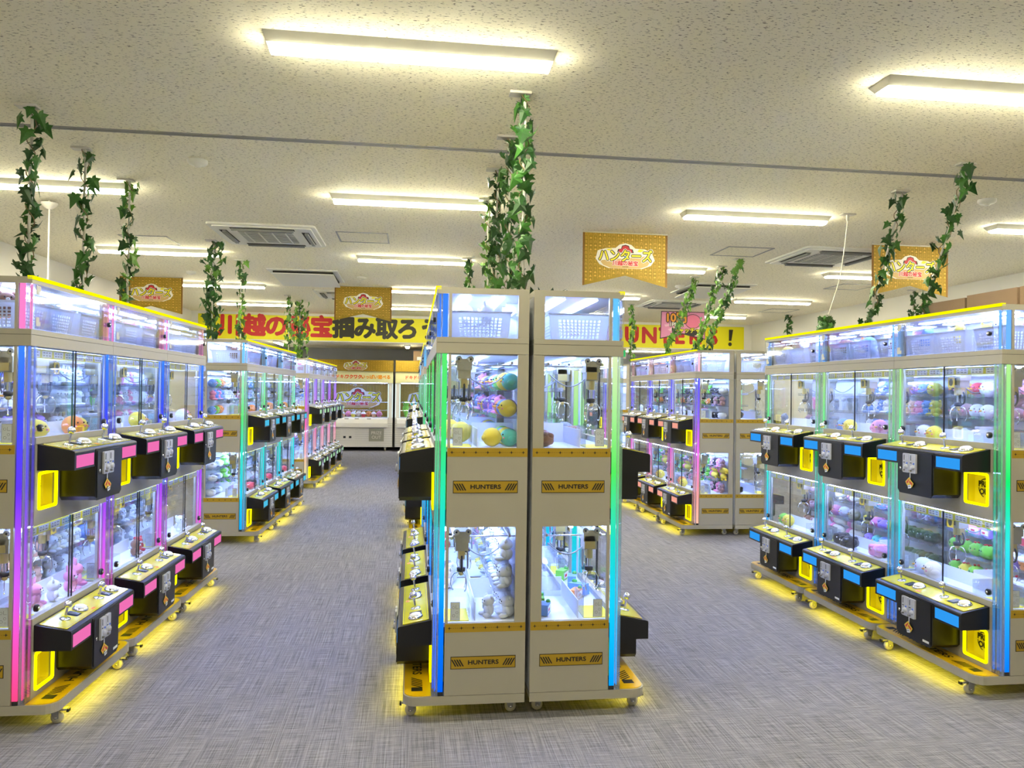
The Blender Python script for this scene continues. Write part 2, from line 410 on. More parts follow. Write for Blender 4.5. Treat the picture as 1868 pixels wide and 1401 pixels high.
def build_lead():
    l = MB()
    pts = [(0, 0, -.04)]
    for i in range(1, 13):
        t = i/12; pts.append((0, t*.2, -.04-.05*math.sin(math.pi*t)*1.2-.01*t))
    l.tube(pts, .003, 'cable', 6)
    l.tube([(.018*math.sin(t), 0.03, -.075-.045+.045*math.cos(t)) for t in [i*math.pi/8 for i in range(17)]], .003, 'cable', 6)
    return l

def build_machine(ps):
    """ps=+1: prize window on the player's right, -1: on the left. Front faces -y; origin on the floor at mid width of the front plane"""
    root = empty('crane_game_machine')
    P = lambda name, b_, par=root: b_.build(name, par)
    # base ---------------------------------------------------
    pts = [(-HW, D), (-HW, -.07)]
    for i in range(6):
        a = math.radians(180+90*i/5); pts.append((-HW+.06+.06*math.cos(a), -.07+.06*math.sin(a)))
    for i in range(6):
        a = math.radians(270+90*i/5); pts.append((HW-.06+.06*math.cos(a), -.07+.06*math.sin(a)))
    pts += [(HW, -.07), (HW, D)]
    b = MB().prism(pts, .092, .12, 'z', 'white_paint')
    op = pts[1:-1]; ip = [(q[0]*.988, q[1]+.004 if q[1] < -.1 else q[1]) for q in op]; n = len(op)
    for i in range(n-1):
        b.add([(*op[i], .079), (*op[i+1], .079), (*ip[i+1], .079), (*ip[i], .079), (*op[i], .092), (*op[i+1], .092), (*ip[i+1], .092), (*ip[i], .092)],
              [(0, 1, 2, 3), (0, 4, 5, 1), (3, 2, 6, 7), (0, 3, 7, 4), (1, 5, 6, 2)], 'white_paint')
    for s_ in (-1, 1):
        q0, q1 = sorted((s_*HW, s_*(HW-.005))); b.box(q0, q1, -.07, D, .079, .092, 'white_paint')
    P('base', b)
    pp = [(q[0]*.985, q[1]+.006) for q in pts if q[1] < 0]
    pp = [(pp[0][0], -.002)]+pp+[(pp[-1][0], -.002)]
    pl = P('base_plate', MB().prism(pp, .1205, .1235, 'z', 'base_yellow'))
    b = MB(); M = frame((0, -.065, .1242), (1, 0, 0), (0, 1, 0))
    b.text('HUNTERS', .062, M, 'black_line', off=.0015, sx=1.2)
    for sg in (-1, 1):
        for i in range(5):
            x = sg*(.225+i*.021); b.flat([(x-.0055-sg*.02, -.026), (x+.0055-sg*.02, -.026), (x+.0055+sg*.02, .026), (x-.0055+sg*.02, .026)], M, 'black_line')
        x0, x1 = sorted((sg*.325, sg*.37)); b.flat([(x0, -.026), (x1, -.026), (x1, .026), (x0, .026)], M, 'black_line')
    P('lettering', b, pl)
    P('floor_light', MB().box(-.31, .31, -.116, -.096, .084, .0915, 'floor_led'))
    # cabinet ------------------------------------------------
    for sx in (-1, 1):
        b = MB(); x0, x1 = sorted((sx*HW, sx*(HW-.016)))
        for (a0, a1, z0, z1) in ((.057, .07, .122, 1.694), (.38, D, .122, 1.694), (.07, .38, .122, .448), (.07, .38, .893, 1.26),
                                 (.057, .07, 1.77, 1.971), (.38, D, 1.77, 1.971)):
            b.box(x0, x1, a0, a1, z0, z1, 'white_paint')
        P('side_panel', b)
    P('back_panel', MB().box(-HW+.016, HW-.016, D-.012, D, .122, 1.971, 'back_white'))
    P('fascia', MB().box(-HW, HW, 0, D, 1.696, 1.7445, 'white_paint').box(-HW, HW, 0, D, 1.7465, 1.7695, 'white_paint').box(-HW+.004, HW-.004, .004, D-.004, 1.7445, 1.7465, 'black_line'))
    P('roof', MB().box(-HW, HW, 0, D, 1.971, 2.0, 'white_paint'))
    P('roof_light', MB().box(-HW, HW, -.004, .02, 1.989, 2.005, 'top_led'))
    b = MB()
    for y in (.11, .27):
        for i in range(4): b.box(-.36, .36, y+i*.016, y+i*.016+.005, 1.9655, 1.9705, 'store_led')
    P('roof_led_lines', b)
    P('storage_bracket', MB().box(-.06, -.045, .36, D-.013, 1.771, 1.97, 'back_white').box(.1, .115, .36, D-.013, 1.771, 1.97, 'back_white').box(-.3, .3, .38, .40, 1.90, 1.915, 'back_white'))
    # front panels with the prize opening
    px0, px1 = sorted((ps*.345, ps*.185)); FX = .378
    for t, nm in ((0, 'upper'), (SH, 'lower')):
        za, zb = (.893, 1.256) if t == 0 else (.122, 1.256+SH)
        pz0, pz1 = .965+t, 1.125+t
        b = MB()
        b.box(-FX, px0, .0, .016, za, zb, 'white_paint').box(px1, FX, .0, .016, za, zb, 'white_paint')
        b.box(px0, px1, .0, .016, za, pz0, 'white_paint').box(px0, px1, .0, .016, pz1, zb, 'white_paint')
        P('front_panel', b)
        o_ = rrect(px0-.006, px1+.006, pz0-.006, pz1+.006, .014); i_ = rrect(px0+.006, px1-.006, pz0+.006, pz1-.006, .009)
        b = MB(); ring_xz(b, o_, i_, -.006, .004, 'yellow_led'); fr = P('prize_window_frame', b)
        b = MB().box(px0, px1, .055, .059, pz0, pz1, 'box_yellow').box(px0-.003, px0, .016, .059, pz0, pz1, 'box_yellow').box(px1, px1+.003, .016, .059, pz0, pz1, 'box_yellow')
        b.box(px0, px1, .016, .059, pz0-.003, pz0, 'box_yellow').box(px0, px1, .016, .059, pz1, pz1+.003, 'box_yellow')
        cx, cz = (px0+px1)/2, (pz0+pz1)/2; M = frame((cx, .0535, cz), (1, 0, 0), (0, 0, 1))
        n = 20; q = [(.052*math.cos(2*math.pi*i/n), .052*math.sin(2*math.pi*i/n)) for i in range(n)]; q2 = [(x*.9, y*.9) for x, y in q]
        for i in range(n):
            if i % 5 == 4: continue
            j = (i+1) % n; b.flat([q[i], q[j], q2[j], q2[i]], M, 'black_line')
        b.text('PRIZE', .042, M @ Matrix.Translation((0, .019, 0)), 'black_line', off=.0018)
        b.text('OUT', .042, M @ Matrix.Translation((0, -.021, 0)), 'black_line', off=.0018)
        P('prize_tray', b, fr)
        # sill and decks
        P('sill', MB().box(-FX, FX, -.002, .03, 1.258+t, 1.288+t, 'white_paint'))
        P('play_deck', MB().box(-HW+.017, HW-.017, .03, D-.013, 1.240+t, 1.260+t, 'back_white'))
        P('field_ceiling', MB().box(-HW+.017, HW-.017, .02, D-.013, (1.690 if t == 0 else .893), (1.695 if t == 0 else .899), 'back_white'))
        # chute and partitions
        c0, c1 = sorted((ps*.40, ps*.20))
        b = MB().box(c0, c1, .034, .17, 1.2602+t, 1.263+t, 'box_yellow'); P('chute_floor', b)
        b = MB().box(c0, c1, .17, .173, 1.262+t, 1.36+t, 'clear_acrylic'); xi = ps*.20; b.box(xi-.0015, xi+.0015, .034, .17, 1.262+t, 1.36+t, 'clear_acrylic'); P('chute_screen', b)
        b = MB().box(-.002, .002, .20, D-.014, 1.2605+t, 1.36+t, 'back_white'); q0, q1 = sorted((ps*.004, ps*.40)); b.box(q0, q1, .196, .2, 1.2605+t, 1.345+t, 'back_white')
        q0, q1 = sorted((-ps*.004, -ps*.40)); b.box(q0, q1, .21, .214, 1.2605+t, 1.335+t, 'back_white')
        P('partition', b)
        # paper sheet with a pencil drawing, standing at the side window
        pa = MB(); Mp = frame((ps*(HW-.024), .105, 1.262+t+.047), (0, ps, 0), (0, 0, 1))
        pa.flat([(-.022, -.042), (.022, -.042), (.022, .042), (-.022, .042)], Mp, 'black_line')
        pa.flat([(-.0208, -.0408), (.0208, -.0408), (.0208, .0408), (-.0208, .0408)], Mp @ Matrix.Translation((0, 0, .0006)), 'paper')
        pa.flat([(-.022, -.042), (.022, -.042), (.022, .042), (-.022, .042)], Mp @ Matrix.Translation((0, 0, -.0012)), 'paper')
        M3 = Mp @ Matrix.Translation((0, 0, .0012))
        for cx_, cy_, rd in ((-.008, .018, .006), (.008, -.006, .006), (-.007, -.02, .0065), (.01, -.026, .004)):
            n = 10
            for i in range(n):
                a0, a1 = 2*math.pi*i/n, 2*math.pi*(i+1)/n
                pa.flat([(cx_+rd*math.cos(a0), cy_+rd*math.sin(a0)), (cx_+rd*math.cos(a1), cy_+rd*math.sin(a1)), (cx_+rd*.85*math.cos(a1), cy_+rd*.85*math.sin(a1)), (cx_+rd*.85*math.cos(a0), cy_+rd*.85*math.sin(a0))], M3, 'black_line')
        pa.flat([(.002, .012), (.015, .012), (.015, .013), (.002, .013)], M3, 'black_line'); pa.flat([(.002, .012), (.003, .012), (.003, .028), (.002, .028)], M3, 'black_line')
        P('paper_sheet', pa)
        # header strip with instructions
        b = MB().box(-FX+.01, FX-.01, .034, .037, 1.647+t, 1.689+t, 'sign_yellow')
        M = frame((0, .0335, 1.667+t), (1, 0, 0), (0, 0, 1))
        rng = random.Random(3)
        for k in range(7):
            xx = -.33+k*.11; b.flat([(xx-.045, -.016), (xx+.045, -.016), (xx+.045, .014), (xx-.045, .014)], M, 'paper')
            for j in range(3):
                for r_ in range(2):
                    x_ = xx-.036+j*.026; b.flat([(x_, -.01+r_*.013), (x_+rng.uniform(.01, .022), -.01+r_*.013), (x_+.016, -.004+r_*.013), (x_, -.004+r_*.013)], M @ Matrix.Translation((0, 0, .0004)), 'grey_metal')
        P('header_strip', b)
        P('field_light', MB().box(-.37, .37, .046, .062, 1.674+t, 1.687+t, 'case_led')); P('field_light', MB().box(-.37, .37, .22, .236, 1.683+t, 1.689+t, 'case_led'))
        P('gantry_rail', MB().box(-.41, .41, .09, .10, 1.650+t, 1.662+t, 'brushed').box(-.41, .41, .35, .36, 1.650+t, 1.662+t, 'brushed')
          .tube([(ps*.355, .06, 1.645+t), (ps*.355, .40, 1.645+t)], .004, 'chrome', 6).tube([(-ps*.1, .06, 1.645+t), (-ps*.1, .40, 1.645+t)], .004, 'chrome', 6))
        for i, (cx_, yy) in enumerate(((ps*.335, .135), (-ps*.11, .19))):
            c, cl = build_crane(); cr_ = c.build('crane_trolley', root, (cx_, yy, 1.655+t)); cl.build('claw', cr_); build_lead().build('cable', cr_)
            if i == 1:
                Mq = frame((0, -.0505, -.045), (1, 0, 0), (0, 0, 1)); q = MB().box(-.03, .022, -.05, -.047, -.075, -.015, 'gold_print')
                n = 12; q.flat([(-.004+.017*math.cos(2*math.pi*k/n), .0+.022*math.sin(2*math.pi*k/n)) for k in range(n)], Mq, 'dark_metal'); q.build('badge', cr_)
        # shelves
        for (a, b_) in ((-.405, -.03), (.03, .405)):
            for zz in (1.395, 1.522):
                P('glass_shelf', MB().box(a, b_, .285, D-.014, zz+t, zz+t+.004, 'shelf_acrylic').box(a, b_, .283, .285, zz+t, zz+t+.022, 'shelf_acrylic'))
        # doors
        for k, (a, b_, y) in enumerate(((-FX, .006, .004), (-.006, FX, .012))):
            d_ = P('glass_door', MB().box(a, b_, y, y+.004, 1.290+t, 1.694+t, 'clear_glass'))
            e = .006 if k == 0 else -.006
            MB().box(e-.003, e+.003, y-.0005, y+.0045, 1.290+t, 1.694+t, 'dark_metal').build('door_edge', d_)
            lx = (-.345 if k == 0 else .345)
            MB().lathe([(.001, 0), (.017, 0), (.017, .012), (.012, .016), (.001, .016)], 'black_plastic', 14, (lx, y, 1.330+t), M=Matrix.Rotation(math.pi/2, 4, 'X')) \
                .lathe([(.001, .0), (.007, .0), (.007, .018), (.001, .018)], 'chrome', 10, (lx, y, 1.330+t), M=Matrix.Rotation(math.pi/2, 4, 'X')).build('lock', d_)
        # side glass
        for sx in (-1, 1):
            x0, x1 = sorted((sx*(HW-.008), sx*(HW-.012)))
            P('side_glass', MB().box(x0, x1, .052, .385, 1.258+t, 1.694+t if t == 0 else .893, 'clear_glass'))
        # console ----------------------------------------------
        W2 = .362
        con = P('control_console', MB().prism([(-.16, 1.14+t), (-.001, 1.14+t), (-.001, 1.257+t), (-.148, 1.229+t), (-.157, 1.226+t), (-.16, 1.219+t)], -W2, W2, 'x', 'black_plastic'))
        sl = math.atan2(.028, .147); T = Matrix.Translation((0, -.0745, 1.2447+t)) @ Matrix.Rotation(sl, 4, 'X')
        b = MB()
        q = rrect(-W2+.014, W2-.014, -.062, .062, .006, 2); v0 = [T @ Vector((x, y, -.001)) for x, y in q]; v1 = [T @ Vector((x, y, .002)) for x, y in q]; n = len(q)
        b.add(v0+v1, [tuple(range(n, 2*n))]+[(i, (i+1) % n, n+(i+1) % n, n+i) for i in range(n)], 'plate_yellow')
        M = T @ Matrix.Translation((0, 0, .0026)); w_ = W2-.022
        for (a0, a1, b0, b1) in ((-w_, w_, -.055, -.0538), (-w_, w_, .0538, .055), (-w_, -w_+.0012, -.055, .055), (w_-.0012, w_, -.055, .055)):
            b.flat([(a0, b0), (a1, b0), (a1, b1), (a0, b1)], M, 'black_line')
        for x in (.0,):
            b.flat([(x-.05, -.05), (x-.015, -.05), (x-.015, -.032), (x-.05, -.032)], M, 'orange_print'); b.text('1PLAY', .012, M @ Matrix.Translation((x-.032, -.041, .0005)), 'sign_red')
        for x in (-.2, .16):
            b.flat([(x+.02, -.03), (x+.075, -.03), (x+.075, .03), (x+.02, .03)], M, 'black_line')
        P('control_plate', b, con)
        for x in (-.235, .125):
            MM = T @ Matrix.Translation((x, 0, .003))
            j = MB().lathe([(.024, 0), (.024, .003), (.008, .006)], 'chrome', 14, M=MM)
            j.lathe([(.0055, .004), (.005, .054)], 'chrome', 8, M=MM)
            bc = MM @ Vector((0, 0, .068)); j.ell(bc, .018, 'chrome', 14, 9); P('joystick', j, con)
            MM = T @ Matrix.Translation((x+.085, 0, .003))
            d_ = MB().box(-.018, .018, -.026, .026, 0, .003, 'display'); d_.v = [tuple(MM @ Vector(v)) for v in d_.v]; P('display', d_, con)
            MM = T @ Matrix.Translation((x+.155, 0, .003))
            j = MB().lathe([(.036, 0), (.036, .004), (.031, .012), (.027, .013)], 'chrome', 18, M=MM).lathe([(.027, .010), (.026, .017), (.018, .021), (.004, .022)], 'button_white', 18, M=MM); P('push_button', j, con)
        for a, b_ in ((-.345, -.168), (.168, .345)):
            P('lit_panel', MB().box(a, b_, -.1615, -.159, 1.150+t, 1.206+t, 'panel_default'), con)
        # cash box
        c = .02
        ch = P('cash_box', MB().prism([(-.15+c, .975+t), (.15-c, .975+t), (.15, .975+c+t), (.15, 1.141+t), (-.15, 1.141+t), (-.15, .975+c+t)], -.16, -.001, 'y', 'black_plastic')
               .box(-.152, .152, -.163, -.16, 1.141+t, 1.222+t, 'black_plastic').prism([(-.152+c, .974+t), (.152-c, .974+t), (.152, .974+c+t), (.152, 1.141+t), (-.152, 1.141+t), (-.152, .974+c+t)], -.163, -.16, 'y', 'black_plastic'))
        P('cash_door', MB().prism(rrect(-.142, .142, .985+t, 1.213+t, .01, 3), -.167, -.163, 'y', 'black_plastic')
          .lathe([(.001, 0), (.009, 0), (.008, .004), (.001, .005)], 'chrome', 10, (-.12, -.167, 1.115+t), M=Matrix.Rotation(math.pi/2, 4, 'X')), ch)
        for x in (-.062, -.004):
            b = MB().prism(rrect(x-.027, x+.027, 1.095+t, 1.203+t, .005, 2), -.177, -.167, 'y', 'coin_plate')
            b.lathe([(.014, 0), (.012, .008), (.002, .01)], 'coin_plate', 12, (x+.004, -.177, 1.128+t), M=Matrix.Rotation(math.pi/2, 4, 'X'))
            b.box(x-.015, x-.012, -.1785, -.177, 1.165+t, 1.195+t, 'black_line').box(x-.02, x-.006, -.1785, -.177, 1.15+t, 1.154+t, 'black_line').box(x+.008, x+.016, -.18, -.177, 1.145+t, 1.153+t, 'coin_blue')
            b.box(x-.018, x-.006, -.188, -.177, 1.104+t, 1.114+t, 'grey_metal')
            P('coin_slot', b, ch)
        b = MB(); b.box(-.037, -.031, -.170, -.168, 1.062+t, 1.096+t, 'paper')
        for (cx_, cz_, a, mt_, s_, y_) in ((-.045, 1.045, .7, 'tag_yellow', .022, -.172), (-.022, 1.038, -.6, 'tag_yellow', .02, -.174), (-.03, 1.018, .2, 'paper', .013, -.176)):
            ca, sa = math.cos(a), math.sin(a); q = [(cx_+ca*u_*s_-sa*v_*s_, cz_+t+sa*u_*s_+ca*v_*s_) for u_, v_ in ((-1, -.7), (1, -.7), (1, .7), (-1, .7))]
            b.prism(q, y_, y_+.0015, 'y', mt_)
            q = [(cx_+ca*u_*s_-sa*v_*s_, cz_+t+sa*u_*s_+ca*v_*s_) for u_, v_ in ((-.7, -.15), (.7, -.15), (.7, .35), (-.7, .35))]
            b.prism(q, y_-.0006, y_, 'y', 'tag_red' if mt_ == 'tag_yellow' else 'grey_metal')
        P('price_tag', b, ch)
        if t != 0: P('sticker', MB().box(.08, .13, -.1685, -.167, .995+t, 1.007+t, 'paper'), ch)
        # side prints
        for sx in (-1, 1):
            X = sx*(HW+.0006)
            b = MB(); star_band(b, frame((X, (.0575+D)/2, 1.2385+t), (0, sx, 0), (0, 0, 1)), D-.0585, .040); P('star_band', b)
            b = MB(); sign_print(b, frame((X, .236, 1.079+t), (0, sx, 0), (0, 0, 1)), .302, .058); P('name_plate', b)
    # storage compartment
    for sx in (-1, 1):
        x0, x1 = sorted((sx*(HW-.008), sx*(HW-.012))); P('side_glass', MB().box(x0, x1, .003, .385, 1.771, 1.97, 'clear_glass'))
    d_ = P('storage_door', MB().box(-.40, .372, -.001, .004, 1.774, 1.968, 'clear_acrylic'))
    for z in (1.785, 1.925):
        MB().box(-.40, -.375, -.004, -.001, z, z+.04, 'lamp_housing').box(-.375, -.362, -.003, -.001, z+(.012 if z > 1.8 else 0), z+(.04 if z > 1.8 else .02), 'lamp_housing').build('hinge', d_)
    MB().lathe([(.001, 0), (.013, 0), (.012, .012), (.001, .014)], 'dark_metal', 12, (.355, -.001, 1.855), M=Matrix.Rotation(math.pi/2, 4, 'X')) \
        .lathe([(.001, 0), (.006, 0), (.006, .016), (.001, .016)], 'chrome', 10, (.355, -.001, 1.855), M=Matrix.Rotation(math.pi/2, 4, 'X')).build('lock', d_)
    # LED strips at the front corners
    for sx in (-1, 1):
        def X(a, b_): return sorted((sx*a, sx*b_))
        x0, x1 = X(HW-.001, HW-.007); x2, x3 = X(.396, .408); x4, x5 = X(.3795, .387); x6, x7 = X(.418, .424)
        P('led_strip', MB().box(x0, x1, .028, .051, .14, 1.694, 'strip_default').box(x2, x3, .014, .020, .14, 1.694, 'strip_default').box(x4, x5, .004, .010, .14, 1.694, 'strip_default').box(x6, x7, .012, .016, .14, 1.694, 'strip_default'))
        y0_, y1_ = X(.378, HW-.008); P('strip_backing', MB().box(y0_, y1_, .024, .0265, .1215, 1.694, 'back_white').box(y0_, y1_, .024, .0265, 1.771, 1.97, 'shelf_acrylic'))  # board added to catch the strip light and brighten the corner
        P('strip_foot', MB().box(x0, x1, .028, .051, .1215, .139, 'rubber').box(x2, x3, .014, .02, .1215, .139, 'rubber'))
        P('storage_led_strip', MB().box(x0, x1, .028, .051, 1.771, 1.97, 'store_default').box(x2, x3, .014, .020, 1.771, 1.97, 'store_default'))
        a0, a1 = X(HW, HW-.003); a2, a3 = X(.38, HW-.003); a4, a5 = X(.412, .420)
        P('corner_guard', MB().box(a0, a1, .0, .0265, .122, 1.695, 'corner_acrylic').box(a2, a3, -.001, .0018, .122, 1.695, 'corner_acrylic').box(a4, a5, .006, .024, .122, 1.695, 'corner_acrylic')
          .box(a0, a1, .0, .0025, 1.771, 1.97, 'corner_acrylic'))
    # casters
    for x in (-.33, .335):
        for y in (-.085, .37):
            b = MB().box(x-.028, x+.028, y-.028, y+.028, .076, .0795, 'grey_metal')
            sg = -1 if y < 0 else 1
            for sx in (-1, 1):
                b.prism([(y+.02, .076), (y-.022, .076), (y-.012+.008*sg, .024), (y+.01+.008*sg, .024)], x+sx*.017-.0015, x+sx*.017+.0015, 'x', 'grey_metal')
            if y < 0: b.box(x-.012, x+.012, y-.052, y-.018, .058, .066, 'grey_metal').box(x-.010, x+.01, y-.06, y-.05, .05, .064, 'dark_metal')
            c_ = P('caster', b)
            MB().lathe([(.006, -.012), (.024, -.012), (.027, -.006), (.027, .006), (.024, .012), (.006, .012)], 'wheel', 16, (x, y+.008*sg, .0272), M=Matrix.Rotation(math.pi/2, 4, 'Y')) \
                .lathe([(.001, -.0205), (.005, -.0205), (.005, .0205), (.001, .0205)], 'chrome', 8, (x, y+.008*sg, .0272), M=Matrix.Rotation(math.pi/2, 4, 'Y')).build('wheel', c_)
    return root

protoR = build_machine(1); protoG = build_machine(-1)
index_kids()

UNITW = .8694
UNITS = []     # (root, ps, bank, index)
def place(ps, X, Y, ang, color, n, labels, group, bank, y_first=0):
    """bank of n machines; (X,Y) is the near corner of the front top edge; ang turns the row"""
    proto = protoR if ps > 0 else protoG
    for i in range(n):
        tdist = (i+.5)*UNITW
        px, py = X+math.sin(ang)*tdist, Y+math.cos(ang)*tdist
        rz = (-math.pi/2-ang) if ps > 0 else (math.pi/2-ang)
        over = {'strip_default': 'strip_'+color, 'panel_default': 'panel_'+color, 'store_default': 'store_'+color}
        c = copy_tree(proto, None, over)
        c.name = 'crane_game_machine'; c.location = (px, py, 0); c.rotation_euler = (0, 0, rz)
        tag(c, labels[i], 'game machine', group)
        UNITS.append((c, ps, bank, i))
nl = 'white two-tier crane game'
ordn = ['nearest', 'second', 'third', 'farthest']
place(-1, -1.666, 3.573, .0226, 'pink', 3, [f'{nl} with pink lit panels, {o} in the near left bank' for o in ('nearest', 'middle', 'farthest')], 'pink-lit machines in the near left bank', 'G1')
place(-1, -1.614, 7.707, .030, 'cyan', 3, [f'{nl} with cyan lit panels, {o} in the middle left bank' for o in ('nearest', 'middle', 'farthest')], 'cyan-lit machines in the middle left bank', 'G2')
place(-1, -1.585, 11.95, .022, 'rose', 4, [f'{nl} with rose strips, {o} in the far left bank' for o in ordn], 'rose-lit machines in the far left bank', 'G3')
place(1, .1037, 3.5018, 0, 'centre_left', 3, [f'{nl} facing left, {o} of the near centre bank' for o in ('foremost', 'middle', 'rearmost')], 'left-facing machines in the near centre bank', 'C1')
place(1, .1037, 7.75, 0, 'cyan', 3, [f'{nl} facing left behind the near centre bank, {o} of three' for o in ('nearest', 'middle', 'farthest')], 'left-facing machines in the middle centre bank', 'C2')
place(1, .1037, 12.0, 0, 'cyan', 3, [f'{nl} facing left in the centre bank farthest from camera, {o} of three' for o in ('nearest', 'middle', 'last')], 'left-facing machines in the far centre bank', 'C3')
place(-1, .9891, 3.5018, 0, 'centre_right', 3, [f'{nl} facing right, {o} of the near centre bank' for o in ('foremost', 'middle', 'rearmost')], 'right-facing machines in the near centre bank', 'C1R')
place(1, 2.9518, 3.481, 0, 'blue', 3, [f'{nl} with blue lit panels, {o} in the near right bank' for o in ('nearest', 'middle', 'farthest')], 'blue-lit machines in the near right bank', 'R1')
place(1, 3.005, 7.82, .018, 'violet', 3, [f'{nl} with peach lit panels, {o} in the middle right bank' for o in ('nearest', 'middle', 'farthest')], 'peach-lit machines in the middle right bank', 'R2')
place(-1, 3.892, 7.80, 0, 'cyan', 1, [f'{nl} back to back with the nearest peach-lit machine'], None, 'R3')
place(-1, 3.835, 3.50, 0, 'blue', 3, [f'{nl} back to back with the near right bank, {o} one' for o in ('nearest', 'middle', 'farthest')], 'machines behind the near right bank', 'R0')
place(1, 3.06, 12.0, .01, 'violet', 2, [f'{nl} beyond the middle right bank, {o} of two' for o in ('nearer', 'farther')], 'machines beyond the middle right bank', 'R4')
def kill(o):
    for ch in list(KIDS.get(o.name, ())): kill(ch)
    bpy.data.objects.remove(o)
kill(protoR); kill(protoG)
BANKNAME = {'G1': 'near left bank', 'G2': 'middle left bank', 'G3': 'far left bank', 'C1': 'near centre-left bank', 'C2': 'middle centre bank', 'C3': 'far centre bank',
            'C1R': 'near centre-right bank', 'R1': 'near right bank', 'R2': 'middle right bank', 'R3': 'right-facing middle machine', 'R0': 'hidden right bank', 'R4': 'far right bank'}
UNITNAME = ['first machine', 'second machine', 'third machine', 'fourth machine']

# ------------------------------------------------------------------ toys
def toy_mesh(fn):
    b = MB(); fn(b); o = b.build('plush_toy'); me = o.data; bpy.data.objects.remove(o); return me
def t_bear(b, ears='round'):
    b.ell((0, 0, .30), (.27, .23, .30), 'plush'); b.ell((0, -.03, .70), (.30, .26, .26), 'plush', 12, 8)
    if ears == 'round':
        for s in (-1, 1): b.ell((s*.24, 0, .90), (.10, .06, .10), 'plush', 8, 5)
    elif ears == 'long':
        for s in (-1, 1): b.ell((s*.13, .02, 1.0), (.075, .05, .22), 'plush', 8, 6, Euler((0, s*.25, 0)))
    elif ears == 'cat':
        for s in (-1, 1): b.ell((s*.2, 0, .92), (.08, .05, .13), 'plush', 6, 5, Euler((0, s*.4, 0)))
    for s in (-1, 1):
        b.ell((s*.22, -.22, .12), (.11, .19, .11), 'plush', 8, 5); b.ell((s*.30, -.08, .38), (.09, .10, .19), 'plush', 8, 5, Euler((.3, s*-.4, 0)))
        b.ell((s*.11, -.27, .74), (.032, .02, .036), 'eye', 6, 4)
    b.ell((0, -.27, .65), (.09, .06, .07), 'toy_white', 8, 5); b.ell((0, -.325, .67), (.025, .02, .02), 'eye', 6, 4)
def t_chick(b):
    b.ell((0, 0, .45), (.46, .42, .45), 'plush', 12, 8); b.ell((0, -.42, .5), (.09, .1, .05), 'beak', 8, 5)
    for s in (-1, 1):
        b.ell((s*.18, -.37, .6), (.04, .03, .045), 'eye', 6, 4); b.ell((s*.43, 0, .42), (.07, .2, .15), 'plush', 8, 5); b.ell((s*.26, -.36, .44), (.07, .03, .045), 'toy_pink', 6, 4)
def t_duck(b):
    b.ell((0, .02, .28), (.27, .34, .27), 'plush'); b.ell((0, -.06, .72), (.23, .23, .24), 'plush', 12, 8); b.ell((0, -.34, .66), (.12, .17, .05), 'beak', 8, 5)
    for s in (-1, 1):
        b.ell((s*.1, -.26, .8), (.03, .02, .05), 'eye', 6, 4); b.ell((s*.28, .02, .32), (.07, .2, .15), 'plush', 8, 5); b.ell((s*.14, -.28, .06), (.1, .14, .05), 'beak', 8, 4)
    b.lathe([(.2, .46), (.27, .49), (.27, .55), (.2, .57)], 'scarf_blue', 12); b.box(-.14, -.02, -.3, -.24, .3, .5, 'scarf_blue')
def t_cushion(b):
    b.ell((0, 0, .3), (.62, .26, .28), 'plush', 12, 8); b.ell((-.5, -.02, .32), (.24, .25, .26), 'toy_pink', 10, 7)
    for s in (-1, 1): b.ell((.45, s*.12, .1), (.12, .1, .1), 'plush', 8, 5)
def t_spiky(b):
    b.ell((0, 0, .42), (.42, .40, .42), 'plush', 16, 11, fn=lambda a, c: 1+.11*math.cos(8*a)*math.cos(c)*math.cos(7*c))
    for s in (-1, 1): b.ell((s*.13, -.38, .5), (.045, .03, .05), 'eye', 6, 4)
    b.ell((0, -.41, .4), (.05, .03, .02), 'toy_red', 6, 4)
    for k in range(4): b.ell((.12*math.cos(k*1.57), .12*math.sin(k*1.57), .86), (.1, .05, .05), 'toy_red', 6, 4, Euler((0, 0, k*1.57)))
def t_fluffy(b):
    rg = random.Random(2)
    b.ell((0, 0, .36), (.52, .45, .36), 'plush', 16, 10, fn=lambda a, c: 1+rg.uniform(-.12, .12))
    for k in range(5): b.ell((.34*math.cos(k*1.3), .3*math.sin(k*1.3), .4+.15*(k % 2)), (.2, .18, .16), 'plush', 8, 6, fn=lambda a, c: 1+rg.uniform(-.15, .15))
    for s in (-1, 1): b.ell((s*.12, -.45, .5), (.04, .03, .05), 'toy_white', 6, 4)
def t_cupcake(b):
    b.lathe([(.24, 0), (.33, .42), (.35, .45)], 'plush', 14); b.ell((0, 0, .55), (.37, .37, .2), 'toy_white', 12, 6); b.ell((0, 0, .72), (.24, .24, .14), 'toy_white', 10, 6); b.ell((0, 0, .88), .09, 'toy_red', 8, 6)
    for s in (-1, 1): b.ell((s*.1, -.30, .28), (.035, .02, .04), 'eye', 6, 4)
def t_pack(b):
    b.prism([(-.42, .04), (.42, 0), (.46, .46), (-.38, .5)], -.18, .18, 'y', 'plush'); b.box(-.3, .34, -.195, -.18, .12, .38, 'toy_white'); b.box(-.2, .1, -.2, -.194, .18, .3, 'toy_red')
    b.ell((.3, -.1, .5), (.14, .1, .1), 'toy_green', 8, 5)
def t_slim(b):
    b.ell((0, 0, .5), (.16, .14, .5), 'plush', 10, 8); b.ell((0, -.02, .88), (.2, .18, .17), 'plush', 10, 7)
    for s in (-1, 1): b.ell((s*.07, -.18, .92), (.025, .02, .03), 'eye', 6, 4); b.ell((s*.18, 0, .55), (.05, .06, .2), 'plush', 8, 5)
